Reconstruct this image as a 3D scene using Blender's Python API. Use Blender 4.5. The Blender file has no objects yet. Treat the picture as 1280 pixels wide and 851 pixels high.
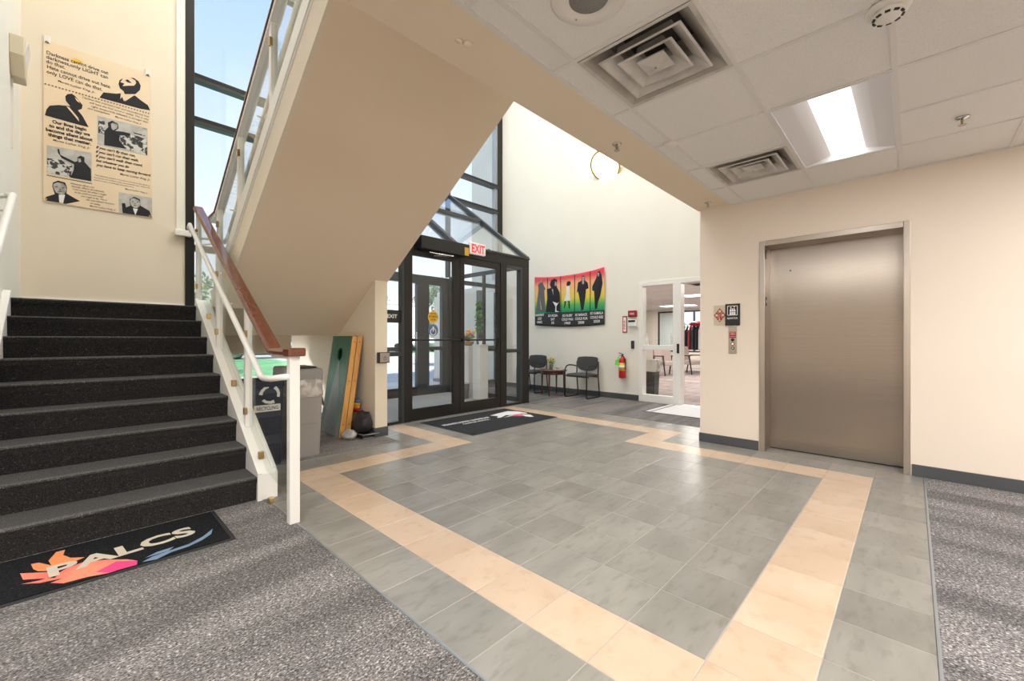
import bpy, math, random
from mathutils import Vector, Matrix, noise
random.seed(7)
sc = bpy.context.scene
COL = sc.collection
F = 0.3048                      # everything below is laid out in feet (floor tile = 1 ft)

# ------------------------------------------------------------------ camera
YAW = 0.764486
cam_d = bpy.data.cameras.new('camera')
cam_d.sensor_width = 36.0
cam_d.lens = 522.105 / 1280 * 36.0
cam_d.shift_y = -1.44 / 1280
cam_d.clip_start = 0.02
cam_d.clip_end = 2000
cam = bpy.data.objects.new('camera', cam_d)
COL.objects.link(cam)
cam.location = (-5.1697 * F, -1.7753 * F, 3.8072 * F)
cam.rotation_euler = (math.pi / 2, 0, YAW - math.pi / 2)
sc.camera = cam

# ------------------------------------------------------------------ view
sc.view_settings.view_transform = 'Standard'
sc.view_settings.look = 'None'
sc.view_settings.gamma = 1.0
sc.view_settings.use_curve_mapping = False
sc.view_settings.exposure = 0.34
sc.cycles.transparent_max_bounces = 40
sc.cycles.max_bounces = 14
sc.cycles.diffuse_bounces = 7

# ------------------------------------------------------------------ world sky
w = bpy.data.worlds.new('sky')
sc.world = w
w.use_nodes = True
nt = w.node_tree
nt.nodes.clear()
n_out = nt.nodes.new('ShaderNodeOutputWorld')
n_bg = nt.nodes.new('ShaderNodeBackground')
n_tc = nt.nodes.new('ShaderNodeTexCoord')
n_sep = nt.nodes.new('ShaderNodeSeparateXYZ')
n_cr = nt.nodes.new('ShaderNodeValToRGB')
nt.links.new(n_tc.outputs['Generated'], n_sep.inputs[0])
nt.links.new(n_sep.outputs['Z'], n_cr.inputs[0])
nt.links.new(n_cr.outputs[0], n_bg.inputs[0])
nt.links.new(n_bg.outputs[0], n_out.inputs[0])
e = n_cr.color_ramp.elements
e[0].position = 0.0;  e[0].color = (0.80, 0.85, 0.92, 1)
e[1].position = 1.0;  e[1].color = (0.20, 0.34, 0.66, 1)
k = e.new(0.25); k.color = (0.64, 0.73, 0.85, 1)
k = e.new(0.55); k.color = (0.38, 0.54, 0.82, 1)
n_bg.inputs[1].default_value = 1.25

# ------------------------------------------------------------------ sun (behind the building, lights the car park)
sun_d = bpy.data.lights.new('sun', 'SUN')
sun_d.energy = 7.0
sun_d.angle = 0.01
sun_d.color = (1.0, 0.96, 0.9)
sun = bpy.data.objects.new('sun', sun_d)
COL.objects.link(sun)
sun.rotation_euler = (math.radians(38), 0, math.radians(-25))
sun.location = (0, -10, 40)

CEIL_W = 57.0       # watts of the fill lamp in each added, unseen troffer
HIGH_W = 58.0      # watts of each added, unseen high fill light
ROOM_W = 70.0

# ------------------------------------------------------------------ materials
def mat(name, col, rough=0.6, metal=0.0, spec=0.5, n1=None, n2=None, amt=0.0, bump=None, coat=0.0, emit=None, stretch=(1, 1, 1), rnd=0.0, coords='world'):
    """n1=(scale,colour2,lo,hi) blends colour2 in by noise; n2 the same again; bump=(scale,strength)"""
    m = bpy.data.materials.new(name)
    m.use_nodes = True
    t = m.node_tree
    b = t.nodes['Principled BSDF']
    b.inputs['Base Color'].default_value = (*col, 1)
    b.inputs['Roughness'].default_value = rough
    b.inputs['Metallic'].default_value = metal
    b.inputs['Specular IOR Level'].default_value = spec
    b.inputs['Coat Weight'].default_value = coat
    b.inputs['Coat Roughness'].default_value = 0.12
    if emit:
        b.inputs['Emission Color'].default_value = (*emit[0], 1)
        b.inputs['Emission Strength'].default_value = emit[1]
    vec = None
    if n1 or n2 or bump or rnd:
        if coords == 'world':
            g = t.nodes.new('ShaderNodeNewGeometry'); src = g.outputs['Position']
        else:
            g = t.nodes.new('ShaderNodeTexCoord'); src = g.outputs['Object']
        mp = t.nodes.new('ShaderNodeMapping')
        mp.inputs['Scale'].default_value = stretch
        t.links.new(src, mp.inputs['Vector'])
        vec = mp.outputs['Vector']
        if rnd:
            oi = t.nodes.new('ShaderNodeObjectInfo')
            ml = t.nodes.new('ShaderNodeMath'); ml.operation = 'MULTIPLY'; ml.inputs[1].default_value = 37.0
            t.links.new(oi.outputs['Random'], ml.inputs[0])
            ad = t.nodes.new('ShaderNodeVectorMath'); ad.operation = 'ADD'
            t.links.new(vec, ad.inputs[0]); t.links.new(ml.outputs[0], ad.inputs[1])
            vec = ad.outputs[0]
    cur = None
    for nn in (n1, n2):
        if not nn: continue
        s, c2, lo, hi = nn[:4]
        tx = t.nodes.new('ShaderNodeTexNoise')
        tx.inputs['Scale'].default_value = s
        tx.inputs['Detail'].default_value = nn[4] if len(nn) > 4 else 3
        t.links.new(vec, tx.inputs['Vector'])
        mr = t.nodes.new('ShaderNodeMapRange')
        mr.inputs['From Min'].default_value = lo; mr.inputs['From Max'].default_value = hi
        t.links.new(tx.outputs['Fac'], mr.inputs['Value'])
        mx = t.nodes.new('ShaderNodeMix'); mx.data_type = 'RGBA'
        t.links.new(mr.outputs[0], mx.inputs['Factor'])
        if cur is None: mx.inputs['A'].default_value = (*col, 1)
        else: t.links.new(cur, mx.inputs['A'])
        mx.inputs['B'].default_value = (*c2, 1)
        cur = mx.outputs['Result']
    if rnd:
        hs = t.nodes.new('ShaderNodeHueSaturation')
        mr = t.nodes.new('ShaderNodeMapRange')
        mr.inputs['To Min'].default_value = 1 - rnd; mr.inputs['To Max'].default_value = 1 + rnd
        t.links.new(oi.outputs['Random'], mr.inputs['Value'])
        t.links.new(mr.outputs[0], hs.inputs['Value'])
        if cur is None: hs.inputs['Color'].default_value = (*col, 1)
        else: t.links.new(cur, hs.inputs['Color'])
        cur = hs.outputs['Color']
    if cur is not None: t.links.new(cur, b.inputs['Base Color'])
    if bump:
        tx = t.nodes.new('ShaderNodeTexNoise'); tx.inputs['Scale'].default_value = bump[0]; tx.inputs['Detail'].default_value = 4
        t.links.new(vec, tx.inputs['Vector'])
        bp = t.nodes.new('ShaderNodeBump'); bp.inputs['Strength'].default_value = bump[1]; bp.inputs['Distance'].default_value = 0.01
        t.links.new(tx.outputs['Fac'], bp.inputs['Height'])
        t.links.new(bp.outputs[0], b.inputs['Normal'])
    return m

def banded(m, axis, scale, lo, hi):
    # dye-lot streaks that run along the carpet tiles
    t = m.node_tree; b = t.nodes['Principled BSDF']; src = b.inputs['Base Color'].links[0].from_socket
    g = t.nodes.new('ShaderNodeNewGeometry'); mp = t.nodes.new('ShaderNodeMapping')
    mp.inputs['Scale'].default_value = (0.12, 1, 1) if axis == 'x' else (1, 0.12, 1)
    tx = t.nodes.new('ShaderNodeTexNoise'); tx.inputs['Scale'].default_value = scale; tx.inputs['Detail'].default_value = 2
    mr = t.nodes.new('ShaderNodeMapRange'); mr.inputs['From Min'].default_value = 0.38; mr.inputs['From Max'].default_value = 0.62
    mr.inputs['To Min'].default_value = lo; mr.inputs['To Max'].default_value = hi
    hs = t.nodes.new('ShaderNodeHueSaturation')
    t.links.new(g.outputs['Position'], mp.inputs[0]); t.links.new(mp.outputs[0], tx.inputs[0]); t.links.new(tx.outputs['Fac'], mr.inputs[0])
    t.links.new(mr.outputs[0], hs.inputs['Value']); t.links.new(src, hs.inputs['Color']); t.links.new(hs.outputs[0], b.inputs['Base Color'])

def s2l(*c):
    return tuple((x / 255 / 12.92) if x / 255 <= 0.04045 else ((x / 255 + 0.055) / 1.055) ** 2.4 for x in c)

def glass(name, tint, boost=1.0):
    m = bpy.data.materials.new(name); m.use_nodes = True
    t = m.node_tree; t.nodes.clear()
    o = t.nodes.new('ShaderNodeOutputMaterial')
    tr = t.nodes.new('ShaderNodeBsdfTransparent'); tr.inputs[0].default_value = (*tint, 1)
    gl = t.nodes.new('ShaderNodeBsdfGlossy'); gl.inputs['Roughness'].default_value = 0.0
    lw = t.nodes.new('ShaderNodeLayerWeight'); lw.inputs['Blend'].default_value = 0.5
    pw = t.nodes.new('ShaderNodeMath'); pw.operation = 'POWER'; pw.inputs[1].default_value = 5.0
    ma = t.nodes.new('ShaderNodeMath'); ma.operation = 'MULTIPLY_ADD'; ma.inputs[1].default_value = 0.93 * boost; ma.inputs[2].default_value = 0.04; ma.use_clamp = True
    mx = t.nodes.new('ShaderNodeMixShader')
    t.links.new(lw.outputs['Facing'], pw.inputs[0]); t.links.new(pw.outputs[0], ma.inputs[0])
    t.links.new(ma.outputs[0], mx.inputs[0]); t.links.new(tr.outputs[0], mx.inputs[1]); t.links.new(gl.outputs[0], mx.inputs[2])
    t.links.new(mx.outputs[0], o.inputs[0])
    return m

CREAM = (0.80, 0.70, 0.55)
MT = dict(
    wall=mat('cream_paint', (0.80, 0.715, 0.585), 0.7, bump=(90, 0.05), n1=(1.3, (0.78, 0.695, 0.565), 0.35, 0.65)),
    wall_warm=mat('cream_paint_warm_lit', (0.83, 0.735, 0.64), 0.65, bump=(90, 0.05), n1=(1.3, (0.81, 0.715, 0.62), 0.35, 0.65)),  # cream wall paint with warm light put into the colour
    wall_far=mat('cream_paint_daylit', (0.82, 0.80, 0.73), 0.7, bump=(90, 0.05), n1=(1.3, (0.80, 0.78, 0.71), 0.35, 0.65)),  # the same cream paint with cool daylight put into the colour
    soffit=mat('cream_paint_warm_bounce', (0.83, 0.705, 0.545), 0.75, bump=(70, 0.05), n1=(1.1, (0.81, 0.685, 0.525), 0.35, 0.65)),  # cream paint again, warm bounce light tinted into the colour
    white=mat('white_enamel', (0.82, 0.81, 0.78), 0.35, bump=(60, 0.02)),
    white_trim=mat('white_trim_paint', (0.84, 0.83, 0.80), 0.4),
    ceil_tile=mat('mineral_fibre_tile', (0.83, 0.81, 0.78), 0.9, n1=(160, (0.72, 0.70, 0.67), 0.5, 0.75), bump=(220, 0.25), rnd=0.02),
    tee=mat('ceiling_grid_paint', (0.74, 0.72, 0.69), 0.5),
    base=mat('grey_vinyl_base', (0.072, 0.078, 0.085), 0.4),
    tile_grey=mat('grey_porcelain', (0.215, 0.207, 0.186), 0.30, n1=(3.6, (0.285, 0.274, 0.25), 0.35, 0.7, 10), n2=(16, (0.165, 0.158, 0.14), 0.52, 0.8, 8), bump=(60, 0.03), stretch=(0.6, 1.7, 1), rnd=0.09),
    tile_beige=mat('beige_porcelain', (0.52, 0.385, 0.275), 0.34, n1=(3.0, (0.58, 0.455, 0.345), 0.35, 0.7, 8), n2=(14, (0.45, 0.32, 0.215), 0.55, 0.8, 8), bump=(60, 0.04), rnd=0.06),
    grout=mat('grout', (0.40, 0.37, 0.33), 0.9, bump=(200, 0.1)),
    carpet=mat('heather_grey_carpet', (0.215, 0.20, 0.195), 0.97, spec=0.1, n1=(210, (0.05, 0.046, 0.046), 0.46, 0.58, 2), n2=(140, (0.52, 0.495, 0.48), 0.56, 0.68, 2), bump=(260, 0.8), stretch=(0.55, 1, 1)),
    carpet_y=mat('heather_grey_carpet_turned', (0.215, 0.20, 0.20), 0.97, spec=0.1, n1=(210, (0.05, 0.046, 0.048), 0.46, 0.58, 2), n2=(140, (0.52, 0.495, 0.49), 0.56, 0.68, 2), bump=(260, 0.8), stretch=(1, 0.55, 1)),
    carpet_band=mat('lighter_carpet_streak', (0.24, 0.225, 0.215), 0.97, spec=0.1, n1=(150, (0.07, 0.065, 0.065), 0.44, 0.62, 2), n2=(95, (0.50, 0.48, 0.46), 0.54, 0.70, 2), bump=(260, 0.8), stretch=(0.55, 1, 1)),
    room_carpet=mat('taupe_carpet', (0.36, 0.30, 0.29), 0.97, spec=0.1, n1=(2.0, (0.28, 0.23, 0.23), 0.45, 0.6), n2=(90, (0.42, 0.36, 0.35), 0.5, 0.7), stretch=(1, 4, 1)),
    vest_carpet=mat('entrance_carpet_daylit', (0.36, 0.37, 0.38), 0.97, spec=0.1, n1=(150, (0.20, 0.205, 0.21), 0.44, 0.60, 2), bump=(260, 0.6)),  # lighter carpet copy, vestibule daylight put into the colour
    stair_carpet=mat('charcoal_stair_carpet', (0.035, 0.033, 0.034), 0.95, spec=0.15, n1=(180, (0.011, 0.010, 0.011), 0.42, 0.58, 2), n2=(120, (0.12, 0.115, 0.112), 0.60, 0.75, 2), bump=(300, 0.9)),
    nosing=mat('lighter_stair_nosing', (0.085, 0.083, 0.083), 0.9, spec=0.2, n1=(180, (0.03, 0.03, 0.03), 0.42, 0.58, 2), n2=(120, (0.24, 0.235, 0.23), 0.56, 0.72, 2), bump=(300, 0.9)),  # lighter and greyer than the step carpet
    steel=mat('brushed_steel', (0.37, 0.325, 0.285), 0.27, 1.0, n1=(40, (0.34, 0.30, 0.26), 0.35, 0.65), bump=(90, 0.012), stretch=(1, 0.04, 5)),
    steel_frame=mat('satin_steel', (0.52, 0.47, 0.42), 0.28, 1.0, bump=(160, 0.015), stretch=(4, 4, 0.04)),
    chrome=mat('chrome', (0.7, 0.7, 0.7), 0.12, 1.0),
    bronze=mat('dark_bronze_aluminium', (0.022, 0.020, 0.019), 0.36, 0.3),
    grey_alu=mat('charcoal_aluminium', (0.055, 0.06, 0.066), 0.35, 0.4),
    lt_alu=mat('silver_aluminium', (0.34, 0.37, 0.40), 0.35, 0.6),
    black=mat('black_plastic', (0.012, 0.012, 0.013), 0.45),
    blackm=mat('black_tube_metal', (0.014, 0.014, 0.015), 0.35, 0.2),
    seat=mat('dark_grey_upholstery', (0.050, 0.052, 0.056), 0.8, bump=(200, 0.3)),
    wood=mat('mahogany', (0.125, 0.034, 0.015), 0.25, coat=0.5, n1=(5, (0.17, 0.048, 0.019), 0.4, 0.65, 5), stretch=(6, 0.6, 6)),
    darkwood=mat('dark_cherry', (0.085, 0.028, 0.018), 0.3, coat=0.4, n1=(6, (0.12, 0.04, 0.025), 0.4, 0.65, 5), stretch=(1, 6, 6)),
    pine=mat('varnished_pine', (0.78, 0.42, 0.12), 0.4, coat=0.2, n1=(5, (0.66, 0.32, 0.075), 0.45, 0.65, 5), stretch=(6, 6, 0.5)),
    brass=mat('aged_brass', (0.50, 0.36, 0.17), 0.3, 1.0),
    bright_brass=mat('polished_brass', (0.80, 0.62, 0.22), 0.15, 1.0),
    mat_black=mat('black_mat_pile', (0.011, 0.012, 0.014), 0.95, spec=0.1, n1=(120, (0.03, 0.031, 0.035), 0.5, 0.7), bump=(260, 0.6)),
    mat_grey=mat('charcoal_mat_pile', (0.030, 0.033, 0.037), 0.95, spec=0.1, n1=(110, (0.06, 0.064, 0.07), 0.5, 0.7), bump=(260, 0.6)),
    rubber=mat('black_rubber_edge', (0.02, 0.02, 0.022), 0.6),
    m_cream=mat('cream_pile', (0.62, 0.56, 0.46), 0.95, spec=0.1, bump=(260, 0.5)),
    m_white=mat('white_pile', (0.72, 0.71, 0.72), 0.95, spec=0.1, bump=(260, 0.5)),
    m_orange=mat('orange_pile', (0.85, 0.30, 0.12), 0.95, spec=0.1, bump=(260, 0.5)),
    m_coral=mat('coral_pile', (0.85, 0.20, 0.16), 0.95, spec=0.1, bump=(260, 0.5), n1=(4, (0.84, 0.30, 0.19), 0.4, 0.6)),
    m_pink=mat('pink_pile', (0.78, 0.075, 0.25), 0.95, spec=0.1, bump=(260, 0.5)),
    m_blue=mat('steel_blue_pile', (0.20, 0.30, 0.44), 0.95, spec=0.1, bump=(260, 0.5)),
    red=mat('red_enamel', (0.55, 0.012, 0.015), 0.35),
    dkred=mat('alarm_red', (0.33, 0.018, 0.03), 0.4),
    sign_w=mat('sign_white', (0.82, 0.82, 0.80), 0.4),
    sign_k=mat('sign_black', (0.02, 0.019, 0.018), 0.4),
    sign_gold=mat('sign_champagne', (0.58, 0.52, 0.40), 0.45),
    sign_r=mat('sign_red', (0.42, 0.02, 0.025), 0.4),
    exit_r=mat('exit_letters', (0.6, 0.01, 0.02), 0.4, emit=((1.0, 0.05, 0.08), 0.6)),
    exit_w=mat('exit_face', (0.8, 0.75, 0.74), 0.4, emit=((1.0, 0.9, 0.9), 0.15)),
    yellow=mat('yellow_film', (0.75, 0.45, 0.02), 0.5),
    bluef=mat('blue_film', (0.10, 0.17, 0.30), 0.5),
    ink=mat('printed_ink', (0.010, 0.010, 0.016), 0.7),
    ink2=mat('grey_print', (0.12, 0.12, 0.13), 0.7),
    photo=mat('grey_photo_print', (0.45, 0.44, 0.42), 0.7, n1=(14, (0.55, 0.54, 0.52), 0.4, 0.6)),
    crowd=mat('crowd_print', (0.04, 0.04, 0.045), 0.7, n1=(26, (0.62, 0.61, 0.58), 0.47, 0.55, 2)),
    facep=mat('mid_grey_print', (0.30, 0.29, 0.28), 0.7, n1=(22, (0.48, 0.47, 0.45), 0.42, 0.6)),
    paper=mat('parchment_vinyl', (0.80, 0.63, 0.44), 0.6, n1=(1.4, (0.82, 0.68, 0.50), 0.35, 0.65)),
    sunp=mat('sun_print', (0.80, 0.50, 0.03), 0.7),
    sunray=mat('sun_ray_print', (0.85, 0.62, 0.30), 0.7),
    bin_grey=mat('grey_bin_plastic', (0.31, 0.29, 0.275), 0.5),
    bin_lid=mat('grey_lid_plastic', (0.25, 0.24, 0.23), 0.5),
    bin_navy=mat('navy_bin_plastic', (0.020, 0.025, 0.048), 0.45),
    bag=mat('clear_liner_film', (0.60, 0.58, 0.55), 0.25, n1=(9, (0.35, 0.33, 0.31), 0.45, 0.6)),
    nylon=mat('black_nylon', (0.016, 0.017, 0.021), 0.55, bump=(40, 0.3)),
    green=mat('leaf_green', (0.07, 0.22, 0.035), 0.6, n1=(5, (0.13, 0.32, 0.06), 0.4, 0.6)),
    green_d=mat('tree_leaf', (0.20, 0.28, 0.20), 0.7, n1=(1.2, (0.30, 0.40, 0.29), 0.4, 0.6)),
    grass=mat('lawn_grass', (0.15, 0.38, 0.17), 0.9, n1=(0.8, (0.24, 0.50, 0.26), 0.4, 0.6), n2=(9, (0.07, 0.30, 0.09), 0.5, 0.7)),
    asphalt=mat('pale_asphalt', (0.50, 0.50, 0.50), 0.9, n1=(0.5, (0.42, 0.42, 0.43), 0.42, 0.6)),
    concrete=mat('pale_concrete', (0.62, 0.61, 0.60), 0.85, n1=(1.0, (0.55, 0.55, 0.54), 0.4, 0.6)),
    ext=mat('exterior_panel', (0.66, 0.66, 0.64), 0.7),
    ext_w=mat('white_cladding', (0.74, 0.75, 0.76), 0.7),
    bark=mat('bark', (0.12, 0.085, 0.06), 0.9),
    wicker=mat('wicker', (0.36, 0.20, 0.09), 0.8, bump=(50, 0.6)),
    pinkp=mat('pink_petals', (0.75, 0.16, 0.32), 0.6),
    yellp=mat('yellow_petals', (0.80, 0.52, 0.04), 0.6),
    glassv=mat('grey_glazed_vase', (0.22, 0.23, 0.22), 0.25),
    lime=mat('lime_tag', (0.20, 0.75, 0.10), 0.5),
    pinkup=mat('mauve_upholstery', (0.46, 0.37, 0.35), 0.9, bump=(150, 0.2)),
    room_wall=mat('room_paint', (0.76, 0.72, 0.64), 0.8),
    blind=mat('window_shade', (0.62, 0.70, 0.70), 0.8),
    duct=mat('duct_black', (0.012, 0.011, 0.010), 0.8),
    duct2=mat('brown_grey_duct', (0.10, 0.09, 0.08), 0.8),  # dark brown-grey, lighter than the black duct
    diff=mat('diffuser_paint', (0.60, 0.575, 0.54), 0.5, n1=(7, (0.42, 0.39, 0.355), 0.5, 0.75)),
    diffd=mat('darker_diffuser_metal', (0.42, 0.39, 0.35), 0.5, n1=(6, (0.54, 0.51, 0.47), 0.45, 0.7)),  # darker than the diffuser paint, with lighter blotches
    lens=mat('lit_troffer_lens', (0.9, 0.9, 0.9), 0.5, emit=((1.0, 0.97, 0.92), 4.0)),
    bowl=mat('lit_opal_glass', (0.9, 0.9, 0.88), 0.4, emit=((1.0, 0.96, 0.86), 4.0)),
    troffer=mat('troffer_white', (0.72, 0.71, 0.73), 0.45),
    grille=mat('speaker_grille', (0.33, 0.315, 0.30), 0.6, n1=(400, (0.16, 0.15, 0.14), 0.45, 0.6)),
    sens=mat('device_white', (0.78, 0.75, 0.70), 0.45),
    beige_dev=mat('beige_plastic', (0.70, 0.62, 0.47), 0.5),
    glow=mat('call_button_light', (0.9, 0.6, 0.5), 0.4, emit=((1.0, 0.6, 0.5), 0.8)),
    G=glass('clear_glass', (0.985, 0.99, 0.985)),
    GS=glass('guard_glass', (0.95, 0.97, 0.96), 0.6),
    GW=glass('window_glass', (0.985, 0.99, 0.99)),
)
for _k in ('carpet', 'carpet_y', 'room_carpet', 'vest_carpet'):
    _b = MT[_k].node_tree.nodes['Principled BSDF']; _b.inputs['Sheen Weight'].default_value = 0.10; _b.inputs['Sheen Roughness'].default_value = 0.45
for _k in ('stair_carpet', 'nosing'):
    _b = MT[_k].node_tree.nodes['Principled BSDF']; _b.inputs['Sheen Weight'].default_value = 0.20; _b.inputs['Sheen Roughness'].default_value = 0.4
_t = MT['steel'].node_tree; _b = _t.nodes['Principled BSDF']; _b.inputs['Anisotropic'].default_value = 0.75
_tg = _t.nodes.new('ShaderNodeTangent'); _tg.direction_type = 'RADIAL'; _tg.axis = 'Z'
_t.links.new(_tg.outputs[0], _b.inputs['Tangent'])
banded(MT['carpet'], 'x', 4.6, 0.70, 1.22); banded(MT['carpet_y'], 'y', 4.2, 0.70, 1.35); banded(MT['room_carpet'], 'y', 2.0, 0.85, 1.15)
# teal / grey stained board face
MT['board'] = mat('stained_board', (0.022, 0.135, 0.075), 0.45, n1=(1.5, (0.07, 0.21, 0.20), 0.5, 0.7), n2=(14, (0.015, 0.08, 0.05), 0.5, 0.75, 5), stretch=(6, 6, 0.6))
MT['board_tri'] = mat('grey_stain', (0.23, 0.26, 0.26), 0.45, n1=(12, (0.13, 0.16, 0.16), 0.45, 0.7, 5), stretch=(6, 6, 0.5))

# ------------------------------------------------------------------ mesh helpers (coordinates in feet)
OFF = {}
class M:
    def __init__(s): s.v = []; s.f = []; s.smooth = []
    def add(s, vs, fs, smooth=False):
        o = len(s.v); s.v += [tuple(p) for p in vs]
        for f in fs: s.f.append(tuple(i + o for i in f)); s.smooth.append(smooth)
        return s
    def box(s, x0, x1, y0, y1, z0, z1):
        return s.add([(x0, y0, z0), (x1, y0, z0), (x1, y1, z0), (x0, y1, z0), (x0, y0, z1), (x1, y0, z1), (x1, y1, z1), (x0, y1, z1)],
                     [(0, 3, 2, 1), (4, 5, 6, 7), (0, 1, 5, 4), (1, 2, 6, 5), (2, 3, 7, 6), (3, 0, 4, 7)])
    def taper(s, cx, cy, z0, z1, ax, ay, bx, by):
        q = [(-1, -1), (1, -1), (1, 1), (-1, 1)]
        return s.add([(cx + i * ax, cy + j * ay, z0) for i, j in q] + [(cx + i * bx, cy + j * by, z1) for i, j in q],
                     [(0, 3, 2, 1), (4, 5, 6, 7), (0, 1, 5, 4), (1, 2, 6, 5), (2, 3, 7, 6), (3, 0, 4, 7)])
    def prism(s, pts, vec):
        n = len(pts); a = [Vector(p) for p in pts]; v = Vector(vec)
        nrm = Vector((0, 0, 0))
        for i in range(n): nrm += a[i].cross(a[(i + 1) % n])
        if nrm.dot(v) > 0: a.reverse()
        return s.add(a + [p + v for p in a], [tuple(range(n)), tuple(range(2 * n - 1, n - 1, -1))] + [((i + 1) % n, i, n + i, n + (i + 1) % n) for i in range(n)])
    def yz(s, pts, x0, x1): return s.prism([(x0, y, z) for y, z in pts], (x1 - x0, 0, 0))
    def poly(s, pts): return s.add(pts, [tuple(range(len(pts)))])
    def bar(s, p0, p1, wd, ht, up=(0, 0, 1)):
        p0 = Vector(p0); p1 = Vector(p1); d = (p1 - p0).normalized(); u = Vector(up)
        r = d.cross(u)
        if r.length < 1e-4: r = d.cross(Vector((1, 0, 0)))
        r.normalize(); u = r.cross(d).normalized()
        c = [r * (i * wd / 2) + u * (j * ht / 2) for i, j in ((-1, -1), (1, -1), (1, 1), (-1, 1))]
        return s.add([p0 + q for q in c] + [p1 + q for q in c], [(3, 2, 1, 0), (4, 5, 6, 7), (0, 1, 5, 4), (1, 2, 6, 5), (2, 3, 7, 6), (3, 0, 4, 7)])
    def tube(s, path, r, n=8, cap=True):
        P = [Vector(p) for p in path]; vs = []; fs = []
        prev = None
        for i, p in enumerate(P):
            d = (P[min(i + 1, len(P) - 1)] - P[max(i - 1, 0)]).normalized()
            if prev is None:
                a = Vector((0, 0, 1)) if abs(d.z) < 0.9 else Vector((1, 0, 0))
                u = d.cross(a).normalized()
            else:
                u = (prev - d * prev.dot(d)).normalized()
            prev = u; vv = d.cross(u)
            rr = r[i] if isinstance(r, (list, tuple)) else r
            for k in range(n):
                t = 2 * math.pi * k / n; vs.append(p + u * (math.cos(t) * rr) + vv * (math.sin(t) * rr))
        for i in range(len(P) - 1):
            for k in range(n):
                k2 = (k + 1) % n; fs.append((i * n + k, i * n + k2, (i + 1) * n + k2, (i + 1) * n + k))
        s.add(vs, fs, True)
        if cap:
            o = len(s.v) - len(vs)
            s.f.append(tuple(o + k for k in range(n - 1, -1, -1))); s.smooth.append(False)
            s.f.append(tuple(o + (len(P) - 1) * n + k for k in range(n))); s.smooth.append(False)
        return s
    def lathe(s, prof, c, n=20, axis='z', closed=False, smooth=True, phase=0.0):
        vs = []; fs = []; m = len(prof)
        for k in range(n):
            t = 2 * math.pi * k / n + phase
            for r, z in prof:
                a, b = r * math.cos(t), r * math.sin(t)
                if axis == 'z': vs.append((c[0] + a, c[1] + b, c[2] + z))
                elif axis == 'x': vs.append((c[0] + z, c[1] + a, c[2] + b))
                else: vs.append((c[0] + b, c[1] + z, c[2] + a))
        for k in range(n):
            k2 = (k + 1) % n
            for i in range(m if closed else m - 1):
                j = (i + 1) % m
                fs.append((k * m + i, k2 * m + i, k2 * m + j, k * m + j))
        s.add(vs, fs, smooth)
        if not closed:
            o = len(s.v) - len(vs)
            for idx, rev in ((0, True), (m - 1, False)):
                if prof[idx][0] > 1e-6:
                    q = [o + k * m + idx for k in range(n)]
                    s.f.append(tuple(reversed(q)) if rev else tuple(q)); s.smooth.append(False)
        return s
    def sq(s, prof, c, closed=True):     # square "lathe": prof of (half size, z)
        return s.lathe([(r * math.sqrt(2), z) for r, z in prof], c, 4, closed=closed, smooth=False, phase=math.pi / 4)
    def ball(s, c, r, n=10, m=6, sz=(1, 1, 1)):
        vs = []; fs = []
        for i in range(m + 1):
            a = math.pi * i / m
            for k in range(n):
                t = 2 * math.pi * k / n
                vs.append((c[0] + r * sz[0] * math.sin(a) * math.cos(t), c[1] + r * sz[1] * math.sin(a) * math.sin(t), c[2] + r * sz[2] * math.cos(a)))
        for i in range(m):
            for k in range(n):
                k2 = (k + 1) % n; fs.append((i * n + k, (i + 1) * n + k, (i + 1) * n + k2, i * n + k2))
        return s.add(vs, fs, True)
    def mesh(s, name, off=(0, 0, 0)):
        me = bpy.data.meshes.new(name)
        me.from_pydata([((a - off[0]) * F, (b - off[1]) * F, (c - off[2]) * F) for a, b, c in s.v], [], s.f)
        if any(s.smooth):
            me.polygons.foreach_set('use_smooth', s.smooth)
        me.validate(); me.update()
        return me

def tag(o, label=None, cat=None, group=None, kind=None):
    if label: o['label'] = label
    if cat: o['category'] = cat
    if group: o['group'] = group
    if kind: o['kind'] = kind
    return o

def thing(name, label, cat, loc, group=None, kind=None):
    o = bpy.data.objects.new(name, None); o.empty_display_size = 0.05
    COL.objects.link(o)
    o.location = (loc[0] * F, loc[1] * F, loc[2] * F); OFF[o.name] = tuple(loc)
    return tag(o, label, cat, group, kind)

def obj(name, m, material, parent=None, bev=0, label=None, seg=2, loc=None, kind=None):
    off = OFF[parent.name] if parent is not None else (loc or (0, 0, 0))
    me = m.mesh(name, off)
    me.materials.append(MT[material] if isinstance(material, str) else material)
    o = bpy.data.objects.new(name, me); COL.objects.link(o)
    OFF[o.name] = tuple(off)
    if parent is not None: o.parent = parent
    else: o.location = (off[0] * F, off[1] * F, off[2] * F)
    if bev:
        b = o.modifiers.new('bevel', 'BEVEL'); b.width = bev * F; b.segments = seg; b.limit_method = 'ANGLE'; b.angle_limit = 0.6
    if label: o['label'] = label
    if kind: o['kind'] = kind
    return o

def single(name, m, material, label, cat, group=None, kind=None, bev=0, loc=None):
    if loc is None:
        xs = [p[0] for p in m.v]; ys = [p[1] for p in m.v]; zs = [p[2] for p in m.v]
        loc = ((min(xs) + max(xs)) / 2, (min(ys) + max(ys)) / 2, min(zs))
    o = obj(name, m, material, None, bev, loc=loc)
    return tag(o, label, cat, group, kind)

def dup(root, loc, rotz=0.0, label=None):
    r = root.copy(); COL.objects.link(r)
    r.location = (loc[0] * F, loc[1] * F, loc[2] * F); r.rotation_euler = (0, 0, rotz)
    if label: r['label'] = label
    OFF[r.name] = tuple(loc)
    for ch in list(root.children):
        c = ch.copy(); COL.objects.link(c); c.parent = r
        for g in list(ch.children):
            d = g.copy(); COL.objects.link(d); d.parent = c
    return r

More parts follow.
